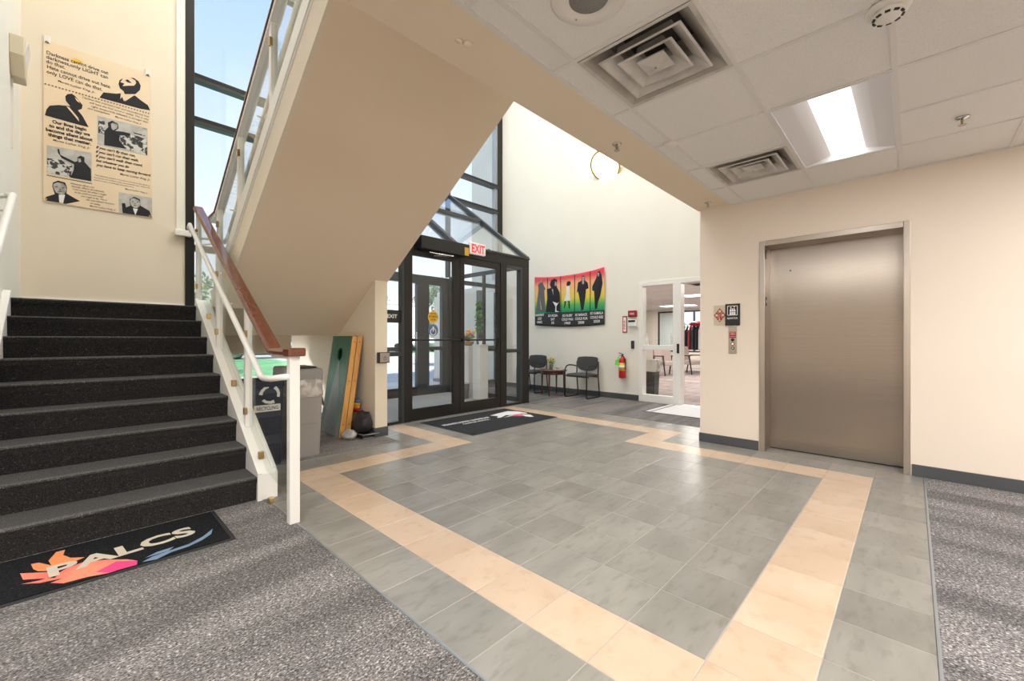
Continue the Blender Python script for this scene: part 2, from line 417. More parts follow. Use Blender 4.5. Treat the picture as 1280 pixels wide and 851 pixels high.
def text_m(items, bold=0.0, shear=0.0, extrude=0.0):
    """items: (string, height ft, origin, right, up, width or None, align)"""
    mm = M()
    for body, h, org, right, up, width, align in items:
        cu = bpy.data.curves.new('lettering', 'FONT'); cu.body = body; cu.size = 1.0
        cu.offset = bold; cu.shear = shear; cu.resolution_u = 3
        ob = bpy.data.objects.new('lettering_tmp', cu)
        me = ob.to_mesh()
        vs = [v.co.copy() for v in me.vertices]; fs = [tuple(p.vertices) for p in me.polygons]
        ob.to_mesh_clear(); bpy.data.objects.remove(ob); bpy.data.curves.remove(cu)
        if not vs: continue
        x0 = min(v.x for v in vs); x1 = max(v.x for v in vs)
        k = h / 0.70
        kx = (width / (x1 - x0)) if width else k
        ox = 0 if align == 'l' else -(x1 - x0) * kx / 2
        R = Vector(right); U = Vector(up); O = Vector(org)
        mm.add([O + R * ((v.x - x0) * kx + ox) + U * (v.y * k) for v in vs], fs)
    return mm

def arc(cx, cy, r, a0, a1, n, fn):
    return [fn(cx + r * math.cos(a0 + (a1 - a0) * i / n), cy + r * math.sin(a0 + (a1 - a0) * i / n)) for i in range(n + 1)]

def add_light(name, kind, loc, power, parent, size=1.0, size_y=None, color=(1, 0.95, 0.88), rot=(0, 0, 0)):
    d = bpy.data.lights.new(name, kind); d.energy = power; d.color = color
    if kind == 'AREA':
        d.shape = 'RECTANGLE'; d.size = size * F; d.size_y = (size_y or size) * F
    else: d.shadow_soft_size = size * F
    o = bpy.data.objects.new(name, d); COL.objects.link(o)
    off = OFF[parent.name]
    o.parent = parent
    o.location = tuple((loc[i] - off[i]) * F for i in range(3)); o.rotation_euler = rot
    return o

S = 'structure'
ZC = 8.6            # lobby ceiling
YO = 22.5           # glazed outer wall
YS = 14.95          # inner storefront
XF = 18.9           # far wall
XE = 11.0           # elevator wall
TOP = 29.0

# ================================================================== SETTING
# ---------------------------------------------------------------- floor: slab, tiles, carpets
floor = thing('floor', 'lobby floor of grey and beige tiles between grey carpets', 'floor', (0, 0, 0), kind=S)
obj('slab', M().box(-16, XF, -16, YO, -0.45, -0.007), 'grout', floor)
def tile_mesh(name, sx, sy):
    g = 0.007; c = 0.008; m = M()
    q = [(g, g), (sx - g, g), (sx - g, sy - g), (g, sy - g)]
    t = [(g + c, g + c), (sx - g - c, g + c), (sx - g - c, sy - g - c), (g + c, sy - g - c)]
    m.add([(a, b, -0.035) for a, b in q] + [(a, b, -0.004) for a, b in q] + [(a, b, 0) for a, b in t],
          [(0, 1, 5, 4), (1, 2, 6, 5), (2, 3, 7, 6), (3, 0, 4, 7), (4, 5, 9, 8), (5, 6, 10, 9), (6, 7, 11, 10), (7, 4, 8, 11), (8, 9, 10, 11)])
    return m
TILES = {}
def is_beige(i, j):
    if i == -1 and -1 <= j <= 10: return True
    if j == -1 and -1 <= i <= 9: return True
    if i == 9 and -1 <= j <= 5: return True
    if j == 5 and 9 <= i <= 11: return True
    if i == 11 and j >= 5: return True
    if j == 10 and -1 <= i <= 4: return True
    if i == 4 and j >= 10: return True
    return False
for i in range(-2, 14):
    for j in range(-2, 15):
        x0, y0, sx, sy = i, j, 1.0, 1.0
        if j >= 12 and i < 3: continue
        if i >= 11 and j < 4: continue
        if i == 13: sx = 0.45
        if j == 14: sy = 0.93
        if i >= 11 and j == 4: pass
        key = ('b' if is_beige(i, j) else 'g', sx, sy)
        if key not in TILES:
            me = tile_mesh('tile', sx, sy).mesh('tile')
            me.materials.append(MT['tile_beige' if key[0] == 'b' else 'tile_grey'])
            TILES[key] = me
        o = bpy.data.objects.new('tile', TILES[key]); COL.objects.link(o); o.parent = floor
        o.location = (x0 * F, y0 * F, 0)
        if key[0] == 'b' and i == -1 and j == -1: o['label'] = 'beige tile of the border band'
# elevator threshold tiles
for j in range(-2, 2):
    y0 = max(j, -1.72); y1 = min(j + 1, 1.98)
    obj('tile', M().box(XE + 0.01, XE + 0.74, y0 + 0.009, y1 - 0.009, -0.035, 0), 'tile_grey', floor)
# carpets
def carpet(name, x0, x1, y0, y1, material='carpet', z=0.0):
    return obj(name, M().box(x0, x1, y0, y1, -0.006, z + 0.003), material, floor)
carpet('carpet', -16, -2.0, -16, 12.0)
carpet('carpet', -2.0, 3.2, 12.0, YO)
carpet('carpet', -6.6, -2.0, 12.0, YO)
carpet('carpet', -2.0, XE, -16, -2.0, 'carpet_y')
carpet('carpet', 13.45, XF, 4.05, YO)
carpet('carpet', 3.2, 13.45, YS + 0.1, YO, 'vest_carpet')
# metal edging between tile and carpet
for m_ in (M().box(-2.03, -1.995, -16, 12.0, -0.02, 0.012), M().box(-2.0, XE, -2.03, -1.995, -0.02, 0.012), M().box(-2.0, 3.2, 11.99, 12.02, -0.02, 0.012)):
    obj('edging_strip', m_, 'lt_alu', floor)

# ---------------------------------------------------------------- walls
def wallobj(name, m, material, label):
    o = obj(name, m, material, None, loc=(0, 0, 0)); return tag(o, label, 'wall', kind=S)
we = M().box(XE, XE + 1.2, 2.01, 3.97, -0.03, TOP).box(XE, XE + 1.2, -16, -1.735, -0.03, TOP).box(XE, XE + 1.2, -1.735, 2.01, 7.14, TOP)
we.box(XE + 1.2, XF + 0.5, 3.0, 3.97, -0.03, TOP)
wallobj('wall_right', we, 'wall_warm', 'peach cream wall that holds the steel elevator')
wf = M().box(XF, XF + 0.5, 10.42, YO + 0.3, -0.03, TOP).box(XF, XF + 0.5, 3.0, 10.42, 7.33, TOP).box(XF, XF + 0.5, 3.0, 4.2, -0.03, 7.33)
wallobj('wall_far', wf, 'wall_far', 'tall pale wall behind the waiting chairs')
wb = M().box(-6.62, -1.72, YO - 0.05, YO + 0.4, -0.4, TOP).box(-1.72, -1.5, YO - 0.03, YO + 0.4, -0.4, 8.55)
wallobj('wall_back', wb, 'wall', 'cream stairwell wall that holds the quotation poster')
wallobj('wall_left', M().box(-7.2, -6.62, 9.4, YO + 0.4, -0.4, TOP).box(-16, -7.2, 9.4, 9.9, -0.4, TOP), 'wall_far', 'pale wall along the left side of the stairs')
wallobj('wall_rear', M().box(-16.5, XE + 1, -16.5, -16, -0.4, ZC + 1).box(-16.5, -16, -16, 9.9, -0.4, ZC + 1), 'wall_warm', 'cream walls behind the camera')
def baseb(name, m, label, mm_='base'): tag(obj(name, m, mm_, None, bev=0.01, loc=(0, 0, 0)), label, 'baseboard', kind=S)
# under-stair partition and its baseboard
FL = lambda y: 8.285 - 0.645 * (y - 9.92)          # soffit line of the upper flight
wallobj('wall_divider', M().yz([(13.3, -0.03), (YO - 0.1, -0.03), (YO - 0.1, 4.0), (16.55, 4.0), (13.3, FL(13.3) + 0.02)], 2.86, 3.38), 'wall', 'narrow cream partition under the upper stair flight')
baseb('baseboard_landing', M().box(-6.6, -1.72, YO - 0.10, YO - 0.05, 4.98, 5.42), 'base of the poster wall on the landing', 'white_trim')
# beam over the lobby opening, upper wall, roof of the stairwell
beam = thing('trim_1', 'tan beam along the edge of the lobby ceiling', 'beam', (0, 3.5, ZC), kind=S)
obj('beam_soffit', M().box(-16, XE, 2.93, 4.02, ZC, 11.5), 'soffit', beam)
obj('upper_wall', M().box(3.5, XE, 3.6, 4.0, 11.5, TOP).box(-16, -6.62, 3.6, 4.0, 11.5, TOP), 'wall', beam)
obj('upper_floor', M().box(-16, XE, -10, 3.0, 11.2, 11.5), 'carpet', beam)
obj('upper_back_wall', M().box(-7.2, 3.8, -10, -9.6, 11.5, TOP).box(-7.2, -6.9, -9.6, 4, 11.5, TOP).box(3.5, 3.8, -9.6, 4, 11.5, TOP), 'wall', beam)
roof = obj('ceiling_upper', M().box(-17, XF + 1, -17, YO + 0.5, TOP, TOP + 0.6), 'room_wall'); tag(roof, 'high ceiling over the stairwell', 'ceiling', kind=S)
tag(obj('roof_parapet', M().box(-17, XF + 1, -17, -16.6, ZC + 0.5, TOP), 'ext'), 'outer wall over the lobby roof', 'wall', kind=S)

# baseboards
baseb('baseboard_right', M().box(XE - 0.035, XE, 2.03, 4.0, 0, 0.33).box(XE - 0.035, XE, -16, -1.76, 0, 0.33), 'dark grey vinyl base along the elevator wall')
baseb('baseboard_corner', M().box(XE - 0.03, XE + 3, 3.97, 4.005, 0, 0.33), 'dark grey vinyl base round the wall corner')
baseb('baseboard_far', M().box(XF - 0.035, XF, 10.45, YO - 0.3, 0, 0.36), 'dark grey vinyl base behind the waiting chairs')
baseb('baseboard_divider', M().box(2.825, 3.41, 13.265, 13.3, 0, 0.36).box(2.825, 2.86, 13.3, YO - 0.3, 0, 0.36).box(3.38, 3.415, 13.3, 14.8, 0, 0.36), 'dark grey vinyl base of the under-stair partition')

# ---------------------------------------------------------------- ceiling with lay-in tiles
ceiling = thing('ceiling', 'lobby ceiling of off-white lay-in tiles in a metal grid', 'ceiling', (0, 0, ZC), kind=S)
obj('plenum', M().box(-16, XE, -16, 2.93, ZC + 0.9, ZC + 1.3), 'duct', ceiling)
XL = [9.0 - 2.055 * k for k in range(-0, 12)]
XL = [XE] + XL
YL = [2.93, 2.45] + [0.45 - 2.0 * k for k in range(0, 9)]
DIFF = [(0.78, 2.835, 0.45, 2.45), (6.945, 9.0, 0.45, 2.45)]
LIGHTS = [(4.89, 9.0, -1.55, 0.45), (4.89, 9.0, -9.55, -7.55), (-1.275, 2.835, -7.55, -5.55), (-7.44, -3.33, -5.55, -3.55), (-9.495, -5.385, 2.45 - 2.0, 2.45), (-11.55, -7.44, -9.55, -7.55)]
def covered(xa, xb, ya, yb):
    cx, cy = (xa + xb) / 2, (ya + yb) / 2
    return any(a - 0.02 < cx < b + 0.02 and c - 0.02 < cy < d + 0.02 for a, b, c, d in DIFF + LIGHTS)
TM = {}
def ceil_tile(xa, xb, ya, yb):
    sx, sy = round(xb - xa, 3), round(yb - ya, 3)
    if (sx, sy) not in TM:
        me = M().box(0.03, sx - 0.03, 0.03, sy - 0.03, 0.012, 0.05).mesh('ceiling_tile'); me.materials.append(MT['ceil_tile']); TM[(sx, sy)] = me
    o = bpy.data.objects.new('ceiling_tile', TM[(sx, sy)]); COL.objects.link(o); o.parent = ceiling
    o.location = (xa * F, ya * F, 0)
    OFF[o.name] = (xa, ya, ZC)
    return o
for a in range(len(XL) - 1):
    xb, xa = XL[a], XL[a + 1]
    for b in range(len(YL) - 1):
        yb, ya = YL[b], YL[b + 1]
        if covered(xa, xb, ya, yb): continue
        if 2.80 < xa < 4.0 and b == 2:
            pass
        ceil_tile(xa, xb, ya, yb)
XMIN, YMIN = XL[-1], YL[-1]
for y in YL[1:]:
    obj('grid_rail', M().box(XMIN, XE, y - 0.04, y + 0.04, ZC - 0.006, ZC + 0.02), 'tee', ceiling)
for x in XL[1:]:
    for b in range(len(YL) - 1):
        yb, ya = YL[b], YL[b + 1]
        if any(p + 0.1 < x < q - 0.1 and r - .02 < (ya + yb) / 2 < s_ + .02 for p, q, r, s_ in LIGHTS): continue
        obj('grid_rail', M().box(x - 0.04, x + 0.04, ya + 0.04, yb - 0.04, ZC - 0.006, ZC + 0.02), 'tee', ceiling)
obj('wall_angle', M().box(XMIN, XE, 2.86, 2.93, ZC - 0.008, ZC + 0.02).box(XE - 0.06, XE, YMIN, 2.86, ZC - 0.008, ZC + 0.02), 'tee', ceiling)
obj('ceiling_border', M().box(-16, XMIN, -16, 2.93, ZC, ZC + 0.05).box(XMIN, XE, -16, YMIN, ZC, ZC + 0.05), 'ceil_tile', ceiling)

# ---------------------------------------------------------------- outer glazed wall (window_1)
win = thing('window_1', 'tall dark framed glass wall behind the stairs', 'window', (8.5, YO, 0), kind=S)
def mull(x0, x1, z0, z1, material='grey_alu', name='mullion', y0=YO - 0.12, y1=YO + 0.28):
    obj(name, M().box(x0, x1, y0, y1, z0, z1), material, win, bev=0.01)
mull(-1.70, -1.36, -0.3, TOP, 'bronze')
mull(18.42, XF, -0.3, TOP, 'bronze')
mull(18.1, 18.42, 8.6, TOP, 'lt_alu', y0=YO - 0.05)
for x in (3.4, 8.4, 13.5):
    mull(x - 0.1, x + 0.1, 8.3 if x > 3 else 0, TOP)
mull(3.3, 3.5, -0.3, 8.3)
for z in (3.0, 7.95, 13.9, 15.92, 22.0):
    for x0, x1 in ((-1.36, 3.3), (3.5, 8.3), (8.5, 13.4), (13.6, 18.42)):
        if z < 8 and x0 > 3: continue
        mull(x0, x1, z, z + 0.33 if z > 8 else z + 0.28, 'grey_alu', 'transom')
        if z > 8: obj('transom_cap', M().box(x0, x1, YO - 0.13, YO - 0.115, z + 0.16, z + 0.33), 'bronze', win)
rows = [(-0.1, 3.0), (3.28, 7.95), (8.28, 13.9), (14.23, 15.92), (16.25, 22.0), (22.33, TOP)]
for x0, x1 in ((-1.36, 3.3), (3.5, 8.3), (8.5, 13.4), (13.6, 18.42)):
    for z0, z1 in rows:
        if z0 < 8 and x0 > 3: continue
        obj('pane', M().box(x0, x1, YO + 0.05, YO + 0.09, z0, z1), 'GW', win)
obj('sill', M().box(-1.5, 3.4, YO - 0.12, YO + 0.3, -0.3, 0.0), 'bronze', win)
# landing edge beam near the glass, seen below the landing
tag(obj('trim_2', M().box(-6.62, 1.9, 19.6, 20.3, 3.15, 4.0), 'wall', None, loc=(0, 0, 0)), 'cream downstand beam under the stair landing', 'beam', kind=S)
# white casing beside the glass with its little sill block
cas = thing('trim_3', 'white casing beside the tall stair window', 'trim', (-1.85, YO - 0.1, 8.5), kind=S)
obj('casing', M().box(-2.02, -1.70, YO - 0.10, YO - 0.05, 8.78, TOP), 'wall_far', cas)
obj('sill_block', M().box(-2.1, -1.5, YO - 0.32, YO - 0.05, 8.52, 8.80), 'white_trim', cas, bev=0.03)

# ================================================================== VESTIBULE STOREFRONT (door_1)
d1 = thing('door_1', 'dark bronze glass entrance doors with sidelights and sloped glass roof', 'door', (8.6, YS, 0), kind=S)
def fr(x0, x1, z0, z1, material='bronze', name='frame_bar', y0=YS - 0.12, y1=YS + 0.2, bev=0.012):
    return obj(name, M().box(x0, x1, y0, y1, z0, z1), material, d1, bev=bev)
fr(3.4, 4.15, 0, 8.05, 'grey_alu')
fr(4.98, 5.10, 0, 8.05, 'grey_alu')
fr(5.10, 5.48, 0, 8.05)
fr(11.24, 11.72, 0, 8.05)
fr(12.86, 13.05, 0.0, 8.05, 'grey_alu')
fr(13.05, 13.62, 0, 8.05)
fr(3.4, 13.62, 8.05, 8.62, 'bronze', 'header')
obj('header_cap', M().box(5.6, 13.66, YS - 0.16, YS + 0.22, 8.56, 8.66), 'grey_alu', d1, bev=0.01)
for x0, x1 in ((4.15, 4.98), (11.72, 12.86)):
    fr(x0, x1, 0, 0.14, 'bronze', 'bottom_rail'); fr(x0, x1, 3.05, 3.24, 'grey_alu', 'mid_rail')
    obj('pane', M().box(x0, x1, YS + 0.02, YS + 0.06, 0.14, 3.05), 'G', d1)
    obj('pane', M().box(x0, x1, YS + 0.02, YS + 0.06, 3.24, 8.05), 'G', d1)
fr(11.72, 12.86, 7.86, 8.05, 'grey_alu', 'top_rail')
for side, (x0, x1, g0, g1) in enumerate(((5.48, 8.35, 5.56, 7.93), (8.37, 11.24, 8.66, 10.98))):
    leaf = obj('door_leaf', M().box(x0, g0, YS - 0.08, YS + 0.08, 0.03, 8.03).box(g1, x1, YS - 0.08, YS + 0.08, 0.03, 8.03)
               .box(g0, g1, YS - 0.08, YS + 0.08, 0.03, 0.58).box(g0, g1, YS - 0.08, YS + 0.08, 7.70, 8.03), 'bronze', d1, bev=0.012)
    obj('pane', M().box(g0, g1, YS - 0.02, YS + 0.02, 0.58, 7.70), 'G', leaf)
    pb = M().tube([(x0 + 0.05, YS - 0.22, 3.78), (x1 - 0.08, YS - 0.22, 3.78)], 0.045, 8)
    pb.box(x0 + 0.05, x0 + 0.15, YS - 0.22, YS - 0.08, 3.72, 3.84).box(x1 - 0.16, x1 - 0.06, YS - 0.22, YS - 0.08, 3.72, 3.84)
    obj('push_bar', pb, 'black', leaf)
# threshold
obj('threshold', M().box(4.1, 13.5, YS - 0.2, YS + 0.25, 0, 0.02), 'lt_alu', d1)
# side glazing of the vestibule, plane x = 13.5
xs0, xs1 = 13.42, 13.58
for y in (18.7, 22.28):
    obj('mullion', M().box(xs0, xs1, y - 0.09, y + 0.09, 0, 8.05), 'grey_alu', d1)
obj('side_header', M().box(xs0, xs1, YS + 0.2, YO - 0.15, 8.05, 8.3), 'grey_alu', d1)
obj('side_rail', M().box(xs0, xs1, YS + 0.2, YO - 0.15, 3.05, 3.22), 'grey_alu', d1)
obj('side_base', M().box(xs0, xs1, YS + 0.2, YO - 0.15, 0, 0.3), 'grey_alu', d1)
for y0, y1 in ((15.15, 18.61), (18.79, 22.19)):
    obj('pane', M().box(13.48, 13.52, y0, y1, 0.3, 3.05), 'G', d1)
    obj('pane', M().box(13.48, 13.52, y0, y1, 3.22, 8.05), 'G', d1)
# left cheek of the vestibule
obj('side_wall', M().box(3.38, 3.5, YS + 0.2, YO - 0.12, 0, 8.2), 'wall', d1)
# sloped glass roof: rafters from header to the outer wall
RY = lambda z: YS + (z - 8.6) / (14.02 - 8.6) * (22.3 - YS)
RZ = lambda y: 8.62 + (y - YS) * (14.02 - 8.62) / (22.3 - YS)
for x in (3.5, 8.0, 13.5):
    obj('rafter', M().bar((x, YS - 0.05, RZ(YS - 0.05)), (x, 22.35, RZ(22.35)), 0.26, 0.34), 'grey_alu', d1, bev=0.01)
    obj('rafter_cap', M().bar((x, YS, RZ(YS) - 0.18), (x, 22.3, RZ(22.3) - 0.18), 0.12, 0.05), 'lt_alu', d1)
for x0, x1 in ((3.63, 7.87), (8.13, 13.37)):
    obj('purlin', M().bar((x0, 19.0, RZ(19.0)), (x1, 19.0, RZ(19.0)), 0.24, 0.3), 'grey_alu', d1, bev=0.01)
    for y0, y1 in ((YS + 0.05, 18.88), (19.12, 22.3)):
        obj('pane', M().prism([(x0, y0, RZ(y0) + 0.02), (x1, y0, RZ(y0) + 0.02), (x1, y1, RZ(y1) + 0.02), (x0, y1, RZ(y1) + 0.02)], (0, 0, 0.04)), 'G', d1)
# triangular side pane of the roof
obj('pane', M().prism([(13.48, YS + 0.1, 8.32), (13.48, 22.25, 8.32), (13.48, 22.25, RZ(22.1) - 0.2), (13.48, YS + 0.25, RZ(YS + 0.1) - 0.15)], (0.04, 0, 0)), 'G', d1)

# outer storefront (door_2)
d2 = thing('door_2', 'outer glass entrance doors at the far side of the vestibule', 'door', (8.5, YO, 0), kind=S)
def fo(x0, x1, z0, z1, material='grey_alu', name='frame_bar'):
    obj(name, M().box(x0, x1, YO - 0.12, YO + 0.2, z0, z1), material, d2, bev=0.012)
for x0, x1 in ((3.5, 3.9), (6.9, 7.3), (10.78, 11.75), (12.85, 13.5), (16.35, 16.95), (18.2, 18.5)):
    fo(x0, x1, 0, 7.6)
fo(3.5, 13.5, 7.6, 8.2, 'grey_alu', 'header'); fo(13.5, 18.5, 7.9, 8.2, 'grey_alu', 'header')
for x0, x1 in ((3.9, 6.9), (7.3, 10.78), (11.75, 12.85), (13.5, 16.35), (16.95, 18.2)):
    z1 = 7.6 if x1 < 13.5 else 7.9
    fo(x0, x1, 0, 0.6, 'bronze' if x1 < 11 else 'grey_alu', 'bottom_rail')
    fo(x0, x1, 3.05, 3.3, 'grey_alu', 'mid_rail')
    obj('pane', M().box(x0, x1, YO + 0.03, YO + 0.07, 0.6, 3.05), 'G', d2)
    obj('pane', M().box(x0, x1, YO + 0.03, YO + 0.07, 3.3, z1), 'G', d2)
pl = M().tube([(10.6, YO - 0.3, 2.3), (10.6, YO - 0.3, 4.3)], 0.05).box(10.56, 10.64, YO - 0.3, YO - 0.1, 2.5, 2.58).box(10.56, 10.64, YO - 0.3, YO - 0.1, 4.0, 4.08)
obj('pull_handle', pl, 'lt_alu', d2)

# items fixed to the entrance
op = thing('door_operator', 'long dark operator box above the left entrance door', 'door operator', (7.2, YS - 0.3, 7.95))
obj('cover', M().box(5.75, 8.62, YS - 0.52, YS - 0.16, 8.0, 8.60), 'black', op, bev=0.02)
obj('arm', M().tube([(6.3, YS - 0.34, 8.02), (6.3, YS - 0.4, 7.88), (7.5, YS - 0.62, 7.84), (6.7, YS - 0.16, 7.83)], 0.03), 'chrome', op)
obj('sticker', M().box(8.30, 8.56, YS - 0.535, YS - 0.52, 8.02, 8.42), 'yellow', op)
ex = thing('exit_sign', 'white illuminated exit sign with red letters over the entrance doors', 'exit sign', (9.3, YS - 0.3, 8.24))
obj('housing', M().box(8.78, 9.88, YS - 0.36, YS - 0.18, 8.22, 8.82), 'exit_w', ex, bev=0.03)
obj('lettering', text_m([('EXIT', 0.42, (9.36, YS - 0.366, 8.31), (1, 0, 0), (0, 0, 1), 0.92, 'c')], bold=0.03), 'exit_r', ex)
obj('stem', M().tube([(10.0, YS - 0.26, 8.52), (10.22, YS - 0.26, 8.52)], 0.03).ball((10.18, YS - 0.26, 8.55), 0.13), 'grey_alu', ex)
xs = thing('exit_sign', 'small black exit plate on the glass sidelight left of the doors', 'exit sign', (4.6, YS - 0.02, 4.7))
obj('plate', M().box(4.18, 5.0, YS - 0.02, YS + 0.0, 4.55, 5.12), 'sign_k', xs)
obj('lettering', text_m([('EXIT', 0.16, (4.55, YS - 0.026, 4.76), (1, 0, 0), (0, 0, 1), 0.50, 'c')], bold=0.02), 'sign_w', xs)
def disc(name, label, mm_, cx, cz, r, lines, icon=False):
    t = thing(name, label, 'sticker', (cx, YS - 0.03, cz - r))
    m = M().lathe([(r, -0.012), (r, 0.0)], (cx, YS - 0.025, cz), 24, axis='y')
    obj('film', m, mm_, t)
    if lines: obj('lettering', text_m([(s_, h_, (cx, YS - 0.042, cz + dz), (1, 0, 0), (0, 0, 1), w_, 'c') for s_, h_, dz, w_ in lines], bold=0.02), 'sign_k', t)
    if icon:
        q = M().lathe([(0.05, -0.004), (0.05, 0)], (cx, YS - 0.04, cz + 0.13), 12, axis='y')
        q.box(cx - 0.03, cx + 0.03, YS - 0.044, YS - 0.04, cz - 0.06, cz + 0.08)
        q.lathe([(0.14, -0.004), (0.18, -0.004), (0.18, 0), (0.14, 0)], (cx, YS - 0.04, cz - 0.08), 18, axis='y', closed=True)
        obj('wheelchair_mark', q, 'sign_w', t)
disc('door_sticker', 'round yellow caution sticker on the left entrance door glass', 'yellow', 6.74, 4.88, 0.30, [('CAUTION', 0.07, 0.13, 0.36), ('AUTOMATIC', 0.09, -0.02, 0.52), ('DOOR', 0.08, -0.16, 0.28)])
disc('door_sticker', 'round blue wheelchair access sticker below the yellow one', 'bluef', 6.74, 4.25, 0.29, [], True)
bt = thing('door_push_plate', 'square steel push plate on the end of the cream partition', 'push plate', (3.15, 13.25, 2.88))
obj('box', M().box(2.93, 3.42, 13.16, 13.30, 2.88, 3.30), 'black', bt, bev=0.02)
obj('plate', M().box(2.99, 3.40, 13.135, 13.16, 2.91, 3.27), 'steel_frame', bt, bev=0.012)
obj('wheelchair_mark', M().lathe([(0.05, -0.005), (0.07, -0.005), (0.07, 0), (0.05, 0)], (3.2, 13.133, 3.06), 14, axis='y', closed=True).box(3.18, 3.20, 13.128, 13.133, 3.06, 3.17), 'bluef', bt)

# ================================================================== STAIRS
RI, TR, Y1 = 0.555, 0.908, 9.40
st = thing('staircase', 'wide charcoal carpeted stairs rising to a landing with white stringers', 'staircase', (-4.3, Y1, 0))
for k_ in range(9):
    y = Y1 + TR * k_; z0 = RI * k_; z1 = RI * (k_ + 1)
    prof = [(y + 0.05, z0 - (0.0 if k_ == 0 else 0.05)), (y + 0.02, z1 - 0.16), (y - 0.035, z1 - 0.09)]
    prof += [(y - 0.035 + 0.05 - 0.05 * math.cos(a), z1 - 0.05 + 0.05 * math.sin(a)) for a in (0.3, 0.8, 1.2, 1.5708)]
    yb = y + TR + 0.1 if k_ < 8 else y + 0.6
    prof += [(yb, z1), (yb, max(0, z0 - 0.3))]
    o = obj('step', M().yz(prof, -6.46, -2.22), 'stair_carpet', st)
    obj('nosing', M().yz([(y - 0.042, z1 - 0.03), (y - 0.03, z1 - 0.005), (y + 0.03, z1 + 0.004), (y + 0.09, z1 + 0.004), (y + 0.09, z1 - 0.01), (y - 0.02, z1 - 0.05)], -6.45, -2.23), 'nosing', o)
obj('landing', M().box(-6.60, 2.8, Y1 + TR * 8 + 0.55, YO - 0.1, 4.0, 4.99), 'soffit', st)
obj('landing_carpet', M().box(-6.6, 2.8, Y1 + TR * 8 + 0.4, YO - 0.1, 4.97, 5.0), 'stair_carpet', st)
obj('landing_edge', M().box(-2.2, 2.8, Y1 + TR * 8 - 0.02, Y1 + TR * 8 + 0.55, 4.0, 4.97), 'wall', st)
sl1 = 0.62
for nm, xa, xb, dz in (('stringer', -2.22, -1.79, 0.0), ('stringer', -6.62, -6.46, -0.02)):
    ya, za = 9.33, 0.62 + dz; ye = 16.75; ze = za + sl1 * (ye - ya)
    if nm and xa < -5:
        pr = [(ya, 0), (ya, za), (ye, ze), (ye + 0.2, ze + 0.02), (ye + 0.2, ze - 1.2), (ya + 1.2, 0)]
    else:
        pr = [(ya, 0), (ya, za), (ye, ze), (ye + 0.1, ze), (ye + 0.1, ze - 1.35), (ya + 1.0, 0)]
    s1 = obj(nm, M().yz(pr, xa, xb), 'white', st, bev=0.02)
    if xa > -5:
        e1 = M().bar((xa + 0.04, ya - 0.015, za + 0.0), (xa + 0.04, ye + 0.05, ze + 0.03), 0.09, 0.06)
        e1.box(xa - 0.01, xa + 0.085, ya - 0.03, ya, 0, za - 0.01)
        e1.bar((xb - 0.06, ya + 0.1, za + 0.075), (xb - 0.06, ye, ze + 0.015), 0.1, 0.03)
        obj('stringer_moulding', e1, 'white', s1)
obj('stair_soffit', M().yz([(10.4, 0.0), (16.7, 3.9), (16.7, 4.0), (10.2, 0.0)], -6.46, -2.2), 'soffit', st)

# upper flight
up = thing('staircase', 'upper stair flight seen from below with a broad tan soffit', 'staircase', (0.9, 13, 4.0))
obj('soffit', M().yz([(16.55, FL(16.55) - 0.0), (3.9, FL(3.9)), (3.9, FL(3.9) + 0.9), (16.55, FL(16.55) + 0.9)], -1.64, 3.36), 'soffit', up)
for k_ in range(13):
    y = 16.3 - TR * k_ * 0.97; z = 5.0 + 0.6 * k_
    if y < 4.6: break
    obj('step', M().box(-1.60, 3.34, y - 0.95, y, max(z - 0.3, FL(y - 0.95) + 0.3), max(z + 0.6, FL(y - 0.95) + 0.5)), 'stair_carpet', up)
sx0, sx1 = -1.74, -1.64
face = obj('stringer', M().yz([(16.58, FL(16.58)), (3.9, FL(3.9)), (3.9, FL(3.9) + 1.42), (16.58, FL(16.58) + 1.42)], sx0, sx1), 'wall', up)
cp = M().yz([(16.6, FL(16.6) + 0.98), (3.9, FL(3.9) + 0.98), (3.9, FL(3.9) + 1.46), (16.6, FL(16.6) + 1.46)], sx0 - 0.05, sx1 + 0.1)
cp.yz([(16.6, FL(16.6) + 0.90), (3.9, FL(3.9) + 0.90), (3.9, FL(3.9) + 0.98), (16.6, FL(16.6) + 0.98)], sx0 - 0.02, sx1)
obj('stringer_cap', cp, 'white', face)
obj('stringer', M().yz([(16.58, FL(16.58)), (3.9, FL(3.9)), (3.9, FL(3.9) + 1.42), (16.58, FL(16.58) + 1.42)], 3.36, 3.42), 'wall', up)

# ---- railing of the lower flight
rl = thing('stair_railing', 'white posted glass railing with mahogany top rail on the lower stairs', 'railing', (-2.04, 7.52, 0))
xr = -2.04
PY = [10.83, 14.05, 17.25]
rail_z = lambda y: 3.57 + (y - 8.72) * 0.584
SZ = lambda y: 0.62 + sl1 * (y - 9.33)
obj('newel', M().box(xr - 0.105, xr + 0.095, 7.43, 7.62, 0, 3.46), 'white', rl, bev=0.012)
for y in PY:
    z0 = SZ(y) - 0.03 if y < 16.8 else 4.98
    obj('post', M().box(xr - 0.09, xr + 0.07, y - 0.075, y + 0.075, z0, rail_z(y) - 0.02), 'white', rl, bev=0.012)
tr_ = M()
prof_r = [(-0.155, 0.0), (-0.165, 0.07), (-0.12, 0.15), (0.12, 0.15), (0.165, 0.07), (0.155, 0.0)]
def sweep(mm_, path, prof):
    n = len(prof); vs = []; fs = []
    for (y, z) in path:
        for px, pz in prof: vs.append((xr + px, y, z + pz))
    for i in range(len(path) - 1):
        for k2 in range(n):
            j = (k2 + 1) % n; fs.append((i * n + k2, i * n + j, (i + 1) * n + j, (i + 1) * n + k2))
    fs.append(tuple(range(n - 1, -1, -1))); fs.append(tuple((len(path) - 1) * n + q for q in range(n)))
    mm_.add(vs, fs)
